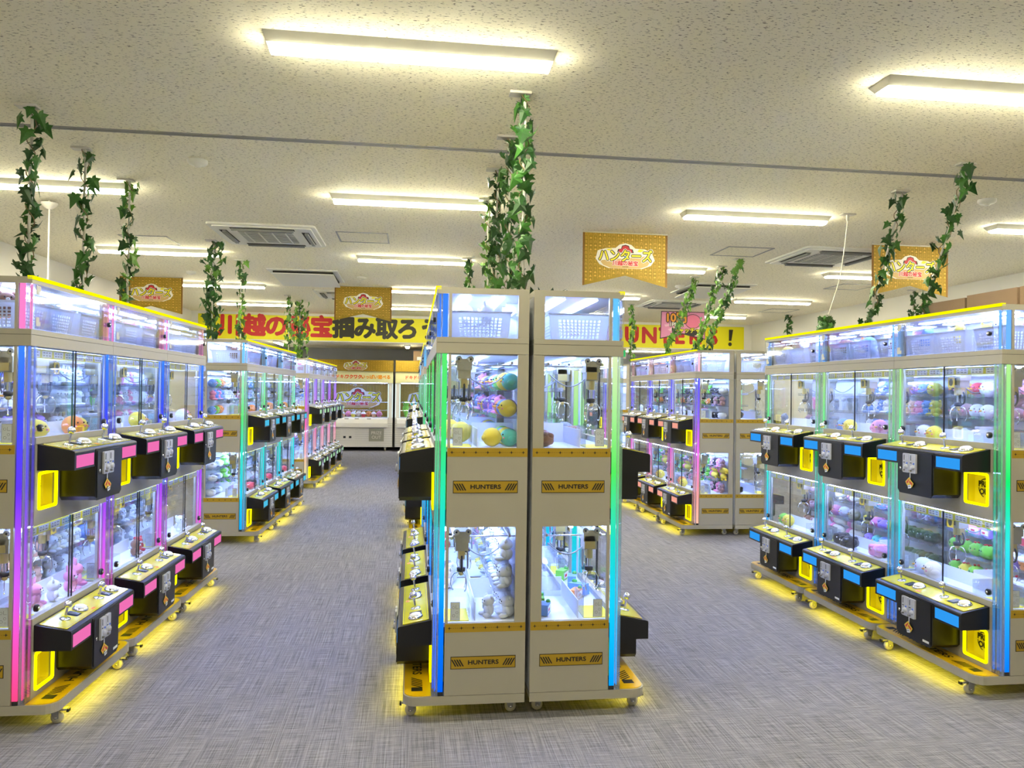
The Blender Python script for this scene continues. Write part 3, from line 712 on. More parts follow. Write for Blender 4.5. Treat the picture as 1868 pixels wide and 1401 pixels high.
TOY = {k: toy_mesh(f) for k, f in dict(bear=t_bear, bunny=lambda b: t_bear(b, 'long'), cat=lambda b: t_bear(b, 'cat'), chick=t_chick, duck=t_duck, cushion=t_cushion,
       spiky=t_spiky, fluffy=t_fluffy, cupcake=t_cupcake, pack=t_pack, slim=t_slim).items()}
KDESC = dict(bear='bear plush', bunny='bunny plush', cat='cat plush', chick='round chick plush', duck='scarfed duck plush', cushion='plush cushion',
             spiky='bumpy plush', fluffy='shaggy plush', cupcake='cupcake toy', pack='small candy pack', slim='slim plush')
KNAME = dict(bear='bear_plush', bunny='bunny_plush', cat='cat_plush', chick='chick_plush', duck='duck_plush', cushion='plush_cushion', spiky='bumpy_plush', fluffy='shaggy_plush',
             cupcake='cupcake_toy', pack='candy_pack', slim='standing_plush')
COLR = dict(white=(236, 238, 244), cream=(240, 226, 196), pink=(246, 150, 190), blue=(110, 160, 235), yellow=(244, 220, 70), orange=(244, 150, 70), green=(130, 210, 70), black=(22, 22, 26),
            purple=(160, 130, 220), brown=(150, 105, 80), mauve=(190, 150, 160), grey=(150, 155, 165), teal=(90, 205, 200), red=(225, 60, 70), peach=(244, 190, 160))
def put(root, kind, color, x, y, z, s, rz, where, tilt=0., fat=1.):
    o = bpy.data.objects.new(KNAME[kind], TOY[kind]); COL.objects.link(o)
    a = root.rotation_euler[2]; c, s_ = math.cos(a), math.sin(a); L = root.location
    o.location = (L[0]+x*c-y*s_, L[1]+x*s_+y*c, z); o.rotation_euler = (tilt, 0, a+rz); o.scale = (s*fat, s*fat*1.06, s)
    o.color = (*lin(COLR[color]), 1)
    tag(o, f'{color} {KDESC[kind]} {where}', 'toy', f'{color} {KDESC[kind]}s {where}')
    return o
RT = random.Random(11)
def tier(u, tname, spec, dense=1.):
    """spec: {'L3':[(kind,color),...],...} ; F = loose on the deck"""
    root, ps, bank, idx = u; t = 0 if tname == 'upper' else SH
    unit = UNITNAME[idx]+' of '+BANKNAME[bank] if bank != 'R3' else BANKNAME[bank]
    for zone, items in spec.items():
        if zone == 'F':
            xs = [(-.33, .13), (-.2, .10), (.08, .14), (-.02, .10), (.16, .12)] if ps > 0 else [(.33, .13), (.2, .10), (-.08, .14), (.02, .10), (-.16, .12)]
            for (kind, colr), (x, y) in zip(items, xs):
                put(root, kind, colr, x, y, 1.2605+t, RT.uniform(.10, .125), RT.uniform(-.8, .8), f'on the front deck, {tname} tier, {unit}')
            continue
        side = -1 if zone[0] == 'L' else 1; lev = int(zone[1]); z = (1.2605, 1.3995, 1.5265)[lev-1]+t
        n = max(1, int(round((4 if items[0][0] in ('chick', 'spiky', 'fluffy', 'cushion', 'pack') else 5)*dense))); sp = .35/max(n, 1)
        wd = ('near ' if side*ps > 0 else 'far ')+('rear deck', 'middle shelf', 'top shelf')[lev-1]
        for i in range(n):
            kind, colr = items[i % len(items)]
            x = side*(.03+sp*(i+.5))
            s = RT.uniform(.1, .112)
            if kind == 'cushion': s = .13; 
            if kind == 'cushion' and i % 2: continue
            if kind in ('bear', 'bunny', 'cat', 'duck', 'slim') : s = min(s, .112)
            if kind == 'bunny': s = .095
            if kind in ('chick', 'spiky', 'fluffy'): s = RT.uniform(.092, .102)
            put(root, kind, colr, x+(.03*side if kind == 'cushion' else 0), .352+RT.uniform(-.008, .008), z, s, RT.uniform(-.35, .35), f'on {wd}, {tname} tier, {unit}', fat=(1.2 if kind in ('bear', 'cat', 'bunny', 'duck', 'cupcake') else 1.05))
            if kind == 'cushion' : put(root, kind, colr, x+.05*side, .352, z+.072 if lev < 3 else z+.07, s*.9, .3, f'on {wd}, {tname} tier, {unit}')
def U(bank, i): return [u for u in UNITS if u[2] == bank and u[3] == i][0]
def simple(a, b, c=None, d=None, f=None):
    c = c or a; d = d or b
    sp = {'L3': a, 'R3': b, 'L2': c, 'R2': d, 'L1': a, 'R1': b}
    if f: sp['F'] = f
    return sp
k = lambda kind, *cs: [(kind, c) for c in cs]
tier(U('G1', 0), 'upper', simple(k('duck', 'white'), k('bear', 'purple', 'grey'), k('duck', 'white', 'white')+k('bear', 'cream', 'brown'), k('bear', 'white', 'grey', 'pink'), k('chick', 'yellow', 'orange', 'yellow')))
tier(U('G1', 0), 'lower', simple(k('bear', 'cream', 'peach', 'white'), k('cat', 'white', 'peach', 'cream'), k('bear', 'peach', 'pink'), k('bear', 'peach', 'cream'), k('bunny', 'pink', 'pink', 'pink')+k('cat', 'white')))
tier(U('G1', 1), 'upper', simple(k('bunny', 'white', 'white', 'cream'), k('slim', 'grey', 'black'), k('cat', 'white'), k('slim', 'grey', 'green'), k('chick', 'white', 'yellow')))
tier(U('G1', 1), 'lower', simple(k('cat', 'white', 'grey'), k('bunny', 'blue', 'white'), k('bunny', 'white', 'cream'), k('chick', 'blue', 'white'), k('bear', 'red', 'brown')))
tier(U('G1', 2), 'upper', simple(k('bear', 'white', 'pink'), k('chick', 'white', 'purple'), None, None, k('chick', 'pink', 'white')), .75)
tier(U('G1', 2), 'lower', simple(k('bear', 'white', 'grey'), k('bear', 'grey', 'white'), None, None, k('bear', 'brown', 'white')), .75)
tier(U('C1', 0), 'upper', simple(k('chick', 'teal', 'pink', 'purple'), k('chick', 'green', 'blue', 'yellow', 'teal'), k('bear', 'pink', 'purple'), k('chick', 'orange', 'blue', 'purple', 'yellow'), k('chick', 'pink', 'yellow', 'yellow')))
tier(U('C1', 0), 'lower', simple(k('bear', 'white', 'cream'), k('bear', 'white', 'white', 'white'), k('bear', 'white', 'blue'), k('bear', 'white', 'white', 'cream'), k('bear', 'white', 'cream')))
put(U('C1', 0)[0], 'chick', 'yellow', .355, .27, 1.2605, .1, -1.2, 'at the side window, upper deck of foremost centre machine')
put(U('C1', 0)[0], 'bear', 'white', .33, .27, .4525, .105, -1.2+math.pi/2, 'lying by the side window, lower deck of foremost centre machine')
for i in (1, 2):
    tier(U('C1', i), 'upper', simple(k('cat', 'pink', 'blue'), k('chick', 'purple', 'yellow'), None, None, k('bear', 'green')), .75)
    tier(U('C1', i), 'lower', simple(k('chick', 'pink', 'white'), k('cat', 'yellow', 'white'), None, None, k('bear', 'red')), .75)
tier(U('C1R', 0), 'upper', {'L1': k('fluffy', 'brown', 'mauve'), 'R1': k('fluffy', 'grey'), 'F': k('fluffy', 'grey', 'brown')}, .75)
tier(U('C1R', 0), 'lower', {'L1': k('pack', 'blue', 'green'), 'R1': k('pack', 'purple', 'pink'), 'F': k('pack', 'green', 'blue', 'orange', 'blue')}, .75)
for i in (1, 2):
    tier(U('C1R', i), 'upper', {'L1': k('chick', 'teal'), 'R1': k('chick', 'white'), 'L2': k('chick', 'white')}, .5)
    tier(U('C1R', i), 'lower', {'L1': k('chick', 'pink'), 'R1': k('bear', 'grey'), 'R2': k('bear', 'pink')}, .5)
tier(U('R1', 0), 'upper', {'L3': k('chick', 'white', 'red', 'yellow', 'black'), 'L2': k('chick', 'white', 'white', 'mauve', 'grey'), 'L1': k('chick', 'mauve', 'white', 'white', 'cream'),
                           'R3': k('cushion', 'mauve'), 'R2': k('cushion', 'mauve', 'mauve'), 'R1': k('chick', 'pink'), 'F': k('chick', 'white', 'yellow')})
tier(U('R1', 0), 'lower', {'L3': k('pack', 'purple', 'pink', 'green'), 'L2': k('spiky', 'green'), 'L1': k('spiky', 'green', 'green', 'yellow'), 'R3': k('cupcake', 'pink', 'orange', 'red'), 'R2': k('cupcake', 'pink', 'purple', 'orange'),
                           'R1': k('cupcake', 'green', 'pink', 'purple'), 'F': k('chick', 'white', 'cream')})
tier(U('R1', 1), 'upper', simple(k('bear', 'white', 'blue'), k('chick', 'pink', 'purple', 'blue', 'yellow'), k('cat', 'blue', 'white'), k('bear', 'yellow', 'peach', 'pink', 'blue'), k('chick', 'blue', 'yellow', 'pink')))
tier(U('R1', 1), 'lower', simple(k('chick', 'purple', 'blue', 'teal'), k('fluffy', 'black'), k('fluffy', 'yellow', 'purple', 'pink'), k('fluffy', 'black'), k('fluffy', 'black', 'black', 'pink')))
tier(U('R1', 2), 'upper', {'L2': k('slim', 'pink', 'grey'), 'R2': k('slim', 'grey', 'white'), 'L1': k('bear', 'grey', 'mauve'), 'F': k('bear', 'grey')}, .75)
tier(U('R1', 2), 'lower', simple(k('fluffy', 'brown', 'mauve'), k('cushion', 'cream'), None, k('chick', 'pink', 'white', 'cream'), k('chick', 'green', 'yellow')), .75)
for i in range(3):
    c1 = ['white', 'blue', 'white'][i]; c2 = ['green', 'white', 'teal'][i]
    tier(U('G2', i), 'upper', simple(k('chick', 'orange', 'green', 'blue'), k('bear', c1, 'white'), k('cat', 'blue', 'pink'), None, k('chick', 'blue', 'orange', 'green')), .75)
    tier(U('G2', i), 'lower', simple(k('fluffy', 'white', 'grey'), k('cat', c2, 'white'), None, None, k('fluffy', 'black', 'red')), .75)
    tier(U('R2', i), 'upper', simple(k('bear', 'green', 'pink'), k('fluffy', 'black', 'black', 'white'), k('chick', 'orange', 'green'), k('cat', 'black', 'mauve'), k('bear', 'white')), .75)
    tier(U('R2', i), 'lower', simple(k('bunny', 'green', 'teal'), k('cat', 'mauve', 'black', 'pink'), None, k('cushion', 'yellow'), k('chick', 'orange', 'yellow')), .75)
tier(U('R3', 0), 'upper', {'L1': k('chick', 'black'), 'F': k('chick', 'white', 'black')}, .75)
tier(U('R3', 0), 'lower', {'L1': k('fluffy', 'black'), 'F': k('fluffy', 'black', 'white', 'blue')}, .75)
for i in range(4):
    for tn in ('upper', 'lower'): tier(U('G3', i), tn, {'L3': k('bear', 'white'), 'R3': k('chick', 'pink'), 'L2': k('chick', 'grey'), 'R2': k('bear', 'blue')}, .5)
# baskets in the storage compartments
def basket_mesh():
    b = MB(); w0, w1, d0, d1, h = .10, .118, .13, .145, .125
    def wall(p0, p1, q0, q1):   # bottom edge p0-p1, top edge q0-q1
        p0, p1, q0, q1 = map(Vector, (p0, p1, q0, q1)); nrm = (p1-p0).cross(q0-p0).normalized()*.002
        def quad(u0, u1, v0, v1):
            f = lambda u_, v_: (p0.lerp(p1, u_)).lerp(q0.lerp(q1, u_), v_)
            a = [f(u0, v0), f(u1, v0), f(u1, v1), f(u0, v1)]
            b.add(a+[x+nrm for x in a], [(0, 1, 2, 3), (7, 6, 5, 4), (0, 4, 5, 1), (1, 5, 6, 2), (2, 6, 7, 3), (3, 7, 4, 0)], 'basket_white')
        quad(0, 1, .78, 1); quad(0, 1, 0, .08); quad(0, .14, .08, .78); quad(.86, 1, .08, .78)
        nx = 11 if (p1-p0).length > .22 else 8
        for i in range(1, nx): u_ = .14+.72*i/nx; quad(u_-.012, u_+.012, .08, .78)
        for i in range(1, 6): v_ = .08+.7*i/6; quad(.14, .86, v_-.02, v_+.02)
    B = [(-w0, -d0, 0), (w0, -d0, 0), (w0, d0, 0), (-w0, d0, 0)]; T = [(-w1, -d1, h), (w1, -d1, h), (w1, d1, h), (-w1, d1, h)]
    for i in range(4): wall(B[i], B[(i+1) % 4], T[i], T[(i+1) % 4])
    b.box(-w0, w0, -d0, d0, 0, .003, 'basket_white')
    for s in (-1, 1):
        b.box(-w1-.006, w1+.006, s*d1-.004, s*d1+.006, h-.006, h+.002, 'basket_white'); b.box(s*w1-.004, s*w1+.004, -d1, d1, h-.006, h+.002, 'basket_white')
    o = b.build('basket'); me = o.data; bpy.data.objects.remove(o); return me
BK = basket_mesh()
for (root, ps, bank, idx) in UNITS:
    if bank in ('R0', 'R4', 'C3'): continue
    a = root.rotation_euler[2]; c, s_ = math.cos(a), math.sin(a); L = root.location
    unit = UNITNAME[idx]+' of '+BANKNAME[bank] if bank != 'R3' else BANKNAME[bank]
    for q, x in enumerate((-.285, -.02, .28)):
        o = bpy.data.objects.new('storage_basket', BK); COL.objects.link(o)
        y = .205; o.location = (L[0]+x*c-y*s_, L[1]+x*s_+y*c, 1.7705); o.rotation_euler = (0, 0, a+RT.uniform(-.03, .03))
        tag(o, f"white plastic basket, {('farthest', 'middle', 'nearest')[q if ps > 0 else 2-q]} of three in the top storage, {unit}", 'basket', f'white plastic baskets in the top storage, {unit}')
        nt_ = 2 if bank in ('G1', 'R1', 'C1') else 1
        if (bank, idx, q) in (('C1R', 0, 0), ('C1R', 0, 2)): continue
        for j in range(nt_):
            kind = RT.choice(['bear', 'chick', 'cat']); colr = RT.choice(['white', 'pink', 'brown', 'orange', 'blue', 'cream', 'white', 'yellow'])
            if bank == 'C1' and idx == 0: colr = RT.choice(['white', 'cream'])
            put(root, kind, colr, x+(j-.5)*.1, .2+(j-.5)*.09, 1.795+(.035 if bank in ('G1', 'C1', 'R1') else .02), .115, RT.uniform(-2, 2), f'in a top storage basket, {unit}')

# ------------------------------------------------------------------ ceiling fixtures
def fixture(cx, cy_, z, label, group, L=1.22, along='x'):
    root = empty('ceiling_light', (cx, cy_, z), 0 if along == 'x' else math.pi/2)
    root.name = 'ceiling_light'
    h = L/2
    b = MB()
    b.add([(-h, -.085, 0), (h, -.085, 0), (h, .085, 0), (-h, .085, 0), (-h+.012, -.052, -.036), (h-.012, -.052, -.036), (h-.012, .052, -.036), (-h+.012, .052, -.036)],
          [(0, 3, 2, 1), (4, 5, 6, 7), (0, 1, 5, 4), (1, 2, 6, 5), (2, 3, 7, 6), (3, 0, 4, 7)], 'lamp_housing')
    b.build('housing', root)
    prof = [(-.05, -.0365), (-.047, -.048), (-.03, -.056), (0, -.059), (.03, -.056), (.047, -.048), (.05, -.0365)]
    MB().prism(prof, -h+.02, h-.02, 'x', 'lamp_white').build('diffuser', root)
    tag(root, label, 'ceiling light', group)
cols = [(-2.68, 'left'), (-.02, 'centre'), (2.73, 'right'), (5.43, 'far right')]
rows = [(3.25, 'first row'), (5.82, 'second row'), (8.42, 'third row'), (10.97, 'fourth row'), (13.25, 'fifth row')]
for y, rn in rows:
    for x, cn in cols:
        if rn == 'first row' and cn in ('left', 'far right'): continue
        fixture(x, y, ZC, f'long white LED ceiling light, {rn} from the camera, {cn} column', 'long LED ceiling lights')
for y in (.68,):  # unseen row carrying on the lamp grid, added for its light
    for x in (-2.68, -.02, 2.73, 5.43): fixture(x, y, ZC, 'long LED ceiling light behind the viewpoint', 'long LED ceiling lights behind the viewpoint')
fixture(-.15, 18.9, ZR, 'short ceiling light seen end-on beyond the beam, above the back machines', 'rear area ceiling lights', .6, 'y')
fixture(-3.15, 18.6, ZR, 'slanting ceiling light beyond the beam at left, behind hanging ivy', 'rear area ceiling lights', 1.22, 'y')
fixture(5.6, 18.6, ZR, 'long ceiling light beyond the beam, below the HUNTERS lettering', 'rear area ceiling lights', 1.6)
fixture(2.6, 18.6, ZR, 'long ceiling light beyond the beam, hidden behind centre machines', 'rear area ceiling lights', 1.22)

# ------------------------------------------------------------------ ceiling equipment
def cassette(cx, cy_, label, group, opened=False):
    root = empty('air_conditioner', (cx, cy_, ZC)); h = .47
    b = MB().prism(rrect(-h, h, -h, h, .04), -.018, 0, 'z', 'ac_white').prism(rrect(-h+.04, h-.04, -h+.04, h-.04, .03), -.03, -.018, 'z', 'ac_white'); b.build('panel', root)
    if not opened:
        b = MB().box(-.24, .24, -.24, .24, -.034, -.03, 'ac_grille')
        for i in range(11): y = -.23+i*.046; b.box(-.24, .24, y-.004, y+.004, -.038, -.034, 'ac_white')
        for i in range(4): x = -.18+i*.12; b.box(x-.005, x+.005, -.24, .24, -.04, -.034, 'ac_white')
        b.build('intake_grille', root)
    else:
        MB().box(-.3, .3, -.3, .3, -.036, -.03, 'ac_white').build('intake_grille', root)
    for (x0, x1, y0, y1) in ((-.28, .28, -.395, -.33), (-.28, .28, .33, .395), (-.395, -.33, -.28, .28), (.33, .395, -.28, .28)):
        lv = MB().box(x0, x1, y0, y1, -.032, -.0295, 'ac_dark')
        if x1-x0 > y1-y0: lv.box(x0+.01, x1-.01, (y0+y1)/2-.006, y1-.008, -.05, -.032, 'ac_grille')
        else: lv.box((x0+x1)/2-.006, x1-.008, y0+.01, y1-.01, -.05, -.032, 'ac_grille')
        lv.build('louvre', root)
    tag(root, label, 'air conditioner', group)
cassette(-1.36, 7.38, 'square ceiling air conditioner with mesh grille above the middle left bank', 'ceiling air conditioners')
cassette(4.25, 7.38, 'square ceiling air conditioner at right, beside the hanging cord', 'ceiling air conditioners')
cassette(-1.0, 11.75, 'square ceiling air conditioner behind the centre left gold pennant', 'ceiling air conditioners')
cassette(4.1, 11.75, 'square ceiling air conditioner above the pink pennant', 'ceiling air conditioners')
def slot_unit(cx, cy_, label):
    root = empty('ventilation_unit', (cx, cy_, ZC))
    MB().box(-.42, .42, -.5, .5, -.012, 0, 'ac_white').build('frame', root)
    MB().add([(-.37, -.42, -.05), (.37, -.42, -.05), (.37, .45, -.085), (-.37, .45, -.085), (-.37, -.42, -.04), (.37, -.42, -.04), (.37, .45, -.075), (-.37, .45, -.075)],
             [(0, 1, 2, 3), (7, 6, 5, 4), (0, 4, 5, 1), (1, 5, 6, 2), (2, 6, 7, 3), (3, 7, 4, 0)], 'ac_white').build('drop_panel', root)
    MB().box(-.36, .36, -.4, .42, -.034, -.012, 'ac_dark').build('opening', root)
    tag(root, label, 'ventilation unit', 'ventilation units with dropped panels')
slot_unit(-1.36, 9.95, 'white ceiling vent with dropped panel and dark slot, left of centre')
slot_unit(4.05, 9.95, 'white ceiling vent with dropped panel and dark slot, at right')
def hatch(cx, cy_, s, label):
    root = empty('ceiling_hatch', (cx, cy_, ZC)); h = s/2
    b = MB()
    for (x0, x1, y0, y1) in ((-h, h, -h, -h+.014), (-h, h, h-.014, h), (-h, -h+.014, -h, h), (h-.014, h, -h, h)): b.box(x0, x1, y0, y1, -.006, 0, 'grey_metal')
    b.build('frame', root); MB().box(-h+.02, h-.02, -h+.02, h-.02, -.003, 0, 'ceiling_board').build('hatch_panel', root)
    tag(root, label, 'ceiling hatch', 'ceiling hatches')
hatch(-.49, 7.36, .48, 'square ceiling hatch with metal frame beside the left air conditioner')
hatch(3.29, 7.33, .48, 'square ceiling hatch with metal frame beside the right air conditioner')
hatch(-2.6, 7.9, .45, 'ceiling hatch with metal frame behind the left ivy')
hatch(5.75, 9.4, .5, 'ceiling hatch near the right wall beyond the gold pennant')
hatch(6.2, 12.3, .5, 'ceiling hatch near the right wall by the yellow banner')
def detector(cx, cy_, label):
    o = MB().lathe([(.062, 0), (.062, -.018), (.05, -.03), (.02, -.034), (.02, -.042), (.008, -.044)], 'ac_white', 18).build('smoke_detector', None, (cx, cy_, ZC)); tag(o, label, 'smoke detector', 'round ceiling detectors')
for x, y, l in ((-1.39, 5.07, 'round white smoke detector above the near left bank'), (4.16, 5.06, 'round smoke detector beside the far right ivy'), (-2.78, 9.93, 'small round smoke detector above the left gold pennant'),
                (-.675, 9.93, 'flat round ceiling detector above the centre left pennant'), (3.53, 9.79, 'flat round ceiling detector above the right ivy strands')): detector(x, y, l)

# ------------------------------------------------------------------ ivy
LEAF = [(0, 0), (.10, -.10), (.30, -.12), (.24, .04), (.48, .18), (.27, .28), (.20, .42), (0, .95), (-.20, .42), (-.27, .28), (-.48, .18), (-.24, .04), (-.30, -.12), (-.10, -.10)]
def leaf_geo(curl):
    vs = [(0, .22, .06)]+[(x, y, -curl*(abs(x)*1.1+max(0, y-.3)*.5)) for x, y in LEAF]; n = len(LEAF)
    return vs, [(0, i+1, (i+1) % n+1) for i in range(n)]
LEAFM = {}
for mt in ('leaf_dark', 'leaf_mid', 'leaf_light'):
    for ci, cu in enumerate((.15, .5)):
        vs, fs = leaf_geo(cu); b = MB().add(vs, fs, mt); o = b.build('leaf'); LEAFM[(mt, ci)] = o.data; bpy.data.objects.remove(o)
def ivy(x, y, label, zb=2.0, zt=ZC, nl=50, ls=.084, xb=None, yb=None, light=0., single=False, plate=True, spread=.072, group='ivy garlands around cable poles'):
    rg = random.Random(int(x*100)+int(y*77)+5)
    root = empty('ivy_garland', (x, y, zb)); tag(root, label, 'garland', group)
    H = zt-zb; dx = (x if xb is None else xb)-x; dy = (y if yb is None else yb)-y
    if plate: MB().box(-.075, .03, -.03, .03, H-.012, H, 'pole_white').build('ceiling_plate', root)
    ax = lambda t: Vector((dx*(1-t), dy*(1-t), H*t))
    MB().tube([ax(i/8)+Vector((.004*math.sin(i*2), .004*math.cos(i*3), 0)) for i in range(9)], .0075, 'pole_white', 6).build('pole', root)
    MB().tube([ax(i/40)+Vector((.022*math.sin(i*.9), .022*math.cos(i*.9), 0)) for i in range(41)], .0028, 'stem', 4).build('stem', root)
    big = MB()
    for i in range(nl):
        t = 1-(i+rg.random()*.8)/nl; t = max(.07, min(.985, t)); a = rg.uniform(0, 6.283); r_ = rg.uniform(.015, spread)
        p = ax(t)+Vector((math.cos(a)*r_, math.sin(a)*r_, 0)); s = ls*rg.uniform(.7, 1.25)
        q = rg.random(); mt = 'leaf_light' if q < light else ('leaf_dark' if q > .5+light*.4 else 'leaf_mid')
        # leaf hangs outwards and down
        e = Euler((rg.uniform(-2.6, -1.2), rg.uniform(-.7, .7), a-math.pi/2+rg.uniform(-.8, .8)))
        if single:
            vs, fs = leaf_geo(.3); M = Matrix.LocRotScale(p, e, Vector((s, s, s))); big.add([M @ Vector(v) for v in vs], fs, mt)
        else:
            o = bpy.data.objects.new('leaf', LEAFM[(mt, rg.randrange(2))]); COL.objects.link(o); o.parent = root; o.location = p; o.rotation_euler = e; o.scale = (s, s, s)
    if single: tag(big.build('foliage', root), kind='stuff')
VIN = [(-1.99, 4.23, 'leftmost ivy garland on a white pole over the near left bank', {}),
       (-2.01, 4.93, 'second ivy garland from the left over the near left bank', {}),
       (-2.0, 5.63, 'third ivy garland from the left, in front of a gold pennant', dict(light=.35)),
       (-1.97, 7.78, 'thick double ivy garland over the middle left bank', dict(nl=110, spread=.12, light=.1)),
       (-1.95, 8.92, 'thin ivy garland just right of the thick one at left', dict(light=.4)),
       (.52, 3.65, 'nearest ivy garland above the gap of the centre banks', dict(nl=62)),
       (.53, 4.29, 'second ivy garland from the camera above the centre banks', dict(nl=62)),
       (.53, 4.93, 'third ivy garland from the camera above the centre banks', dict(nl=62)),
       (.55, 5.72, 'fourth ivy garland from the camera above the centre banks', dict(light=.5)),
       (3.41, 4.30, 'rightmost ivy garland, leaning over the near right bank', dict(xb=3.40, yb=4.75, nl=62)),
       (3.42, 4.95, 'ivy garland leaning in front of the right gold pennant', dict(xb=3.40, yb=5.35, nl=62))]
for x, y, l, kw in VIN: ivy(x, y, l, **kw)
FAR = [(.586, 8.3, 'small far ivy garland left of the centre strands', dict(light=.3)), (-1.92, 12.08, 'left strand of the far ivy pair before the Japanese banner', dict(light=.7, ls=.09)),
       (-1.85, 12.75, 'bushy right strand of the far ivy pair before the Japanese banner', dict(light=.7, nl=130, spread=.17, ls=.09)),
       (3.46, 9.0, 'ivy garland crossing the pink pennant', dict(light=.75, xb=3.36, yb=9.9, nl=85, ls=.09, spread=.07)),
       (3.47, 8.2, 'left strand of the ivy pair right of the pink pennant', dict(light=.6, xb=3.42, yb=9.0, nl=85, ls=.085, spread=.07)),
       (3.46, 7.72, 'right strand of the ivy pair right of the pink pennant', dict(light=.6, xb=3.44, yb=8.7, nl=85, ls=.085, spread=.07)),
       (3.52, 11.98, 'thin far ivy garland left of the pink pennant', dict(light=.6, ls=.1)),
       (6.7, 12.9, 'tiny far ivy garland near the right wall', dict(ls=.1)), (6.72, 9.5, 'small ivy garland below the right gold pennant', dict(ls=.08))]
for x, y, l, kw in FAR: kw.setdefault('nl', 60); ivy(x, y, l, single=True, group='distant ivy garlands', **kw)
# short sprigs lying on the centre machine roofs
for x, y, l in ((.66, 3.85, 'small ivy sprig on the roof of the right-facing centre machine'), (.62, 4.05, 'second small ivy sprig behind it on the centre roof')):
    root = empty('ivy_sprig', (x, y, 2.0)); tag(root, l, 'ivy'); rg = random.Random(int(x*100))
    MB().tube([(-.08, 0, .006), (0, .02, .02), (.12, 0, .006)], .003, 'stem', 4).build('stem', root)
    for i in range(6):
        o = bpy.data.objects.new('leaf', LEAFM[('leaf_dark', i % 2)]); COL.objects.link(o); o.parent = root; o.location = (-.1+i*.045, rg.uniform(-.02, .02), .02+rg.uniform(0, .015)); o.rotation_euler = (rg.uniform(.2, 1.0), rg.uniform(-.4, .4), rg.uniform(0, 6)); o.scale = (.06,)*3
# hanging cord with an ivy tuft
root = empty('hanging_cord', (3.43, 5.66, ZC)); tag(root, 'thin white cord hanging from the ceiling into an ivy tuft at right', 'cord')
MB().prism(rrect(-.06, .06, -.03, .03, .01), -.008, 0, 'z', 'pole_white').build('ceiling_plate', root)
MB().lathe([(.012, -.008), (.01, -.05), (.004, -.06)], 'pole_white', 8).tube([(0, 0, -.05), (-.01, .02, -.25), (-.03, .05, -.5), (-.05, .08, -.62), (-.09, .12, -.8), (-.1, .14, -.9)], .004, 'pole_white', 6).build('cord', root)
root = empty('ivy_tuft', (3.33, 5.80, 2.0)); tag(root, 'bushy ivy tuft at the end of the hanging cord', 'ivy'); rg = random.Random(9)
for i in range(40):
    o = bpy.data.objects.new('leaf', LEAFM[(('leaf_dark', 'leaf_mid')[i % 2], i % 2)]); COL.objects.link(o); o.parent = root
    a = rg.uniform(0, 6.28); r_ = rg.uniform(.02, .1); o.location = (r_*math.cos(a), r_*math.sin(a), rg.uniform(.03, .16)-r_*.3+.03); o.rotation_euler = (rg.uniform(-2.2, -.8), rg.uniform(-.6, .6), a-1.57); o.scale = (.075,)*3
MB().tube([(0, 0, .0), (0, 0, .14)], .004, 'stem', 5).build('stem', root)
# white service pole at far left
root = empty('cable_pole', (-2.86, 6.38, 0)); tag(root, 'thin white cable pole to the ceiling behind the leftmost ivy', 'pole')
MB().tube([(0, 0, 0), (0, 0, ZC)], .007, 'pole_white', 8).build('pole', root); MB().lathe([(.06, ZC-.02), (.05, ZC-.045), (.015, ZC-.07)], 'pole_white', 14).build('ceiling_rose', root)

# ------------------------------------------------------------------ pennants and signs
def glyphs(b, M, w_, h_, seed, step=.042, inside=lambda x, y: True, mt='banner_glyph'):
    rg = random.Random(seed); nx = int(w_/step)
    for i in range(nx+1):
        x = -w_/2+i*(w_/nx)
        y = h_/2
        b_y = y
        # column line in pieces
        while b_y > -h_/2+.01:
            if inside(x, b_y-.02) and abs(x) < w_/2-.004: b.flat([(x-.0012, b_y-.02), (x+.0012, b_y-.02), (x+.0012, b_y), (x-.0012, b_y)], M, mt)
            b_y -= .02
    for i in range(nx):
        x = -w_/2+(i+.5)*(w_/nx); y = h_/2-.02
        while y > -h_/2+.02:
            if inside(x-.015, y-.012) and inside(x+.015, y-.012):
                kd = rg.randrange(5); s = .011
                R_ = lambda x0, x1, y0, y1: b.flat([(x+x0*s, y+y0*s), (x+x1*s, y+y0*s), (x+x1*s, y+y1*s), (x+x0*s, y+y1*s)], M, mt)
                if kd == 0: R_(-1, 1, .7, .9); R_(-1, 1, 0, .2); R_(-1, 1, -.8, -.6)
                elif kd == 1: R_(-.9, -.6, -1, 1); R_(.5, .8, -1, 1); R_(-.9, .8, .7, 1)
                elif kd == 2: b.flat([(x+s*math.cos(a*1.047), y+s*.7*math.sin(a*1.047)) for a in range(6)], M, mt)
                elif kd == 3: R_(-.15, .15, -1, 1); R_(-.9, .9, .3, .55); R_(.4, .9, -.9, -.6)
                else: b.flat([(x-s, y-s), (x+s, y-s), (x, y+s)], M, mt)
            y -= .034
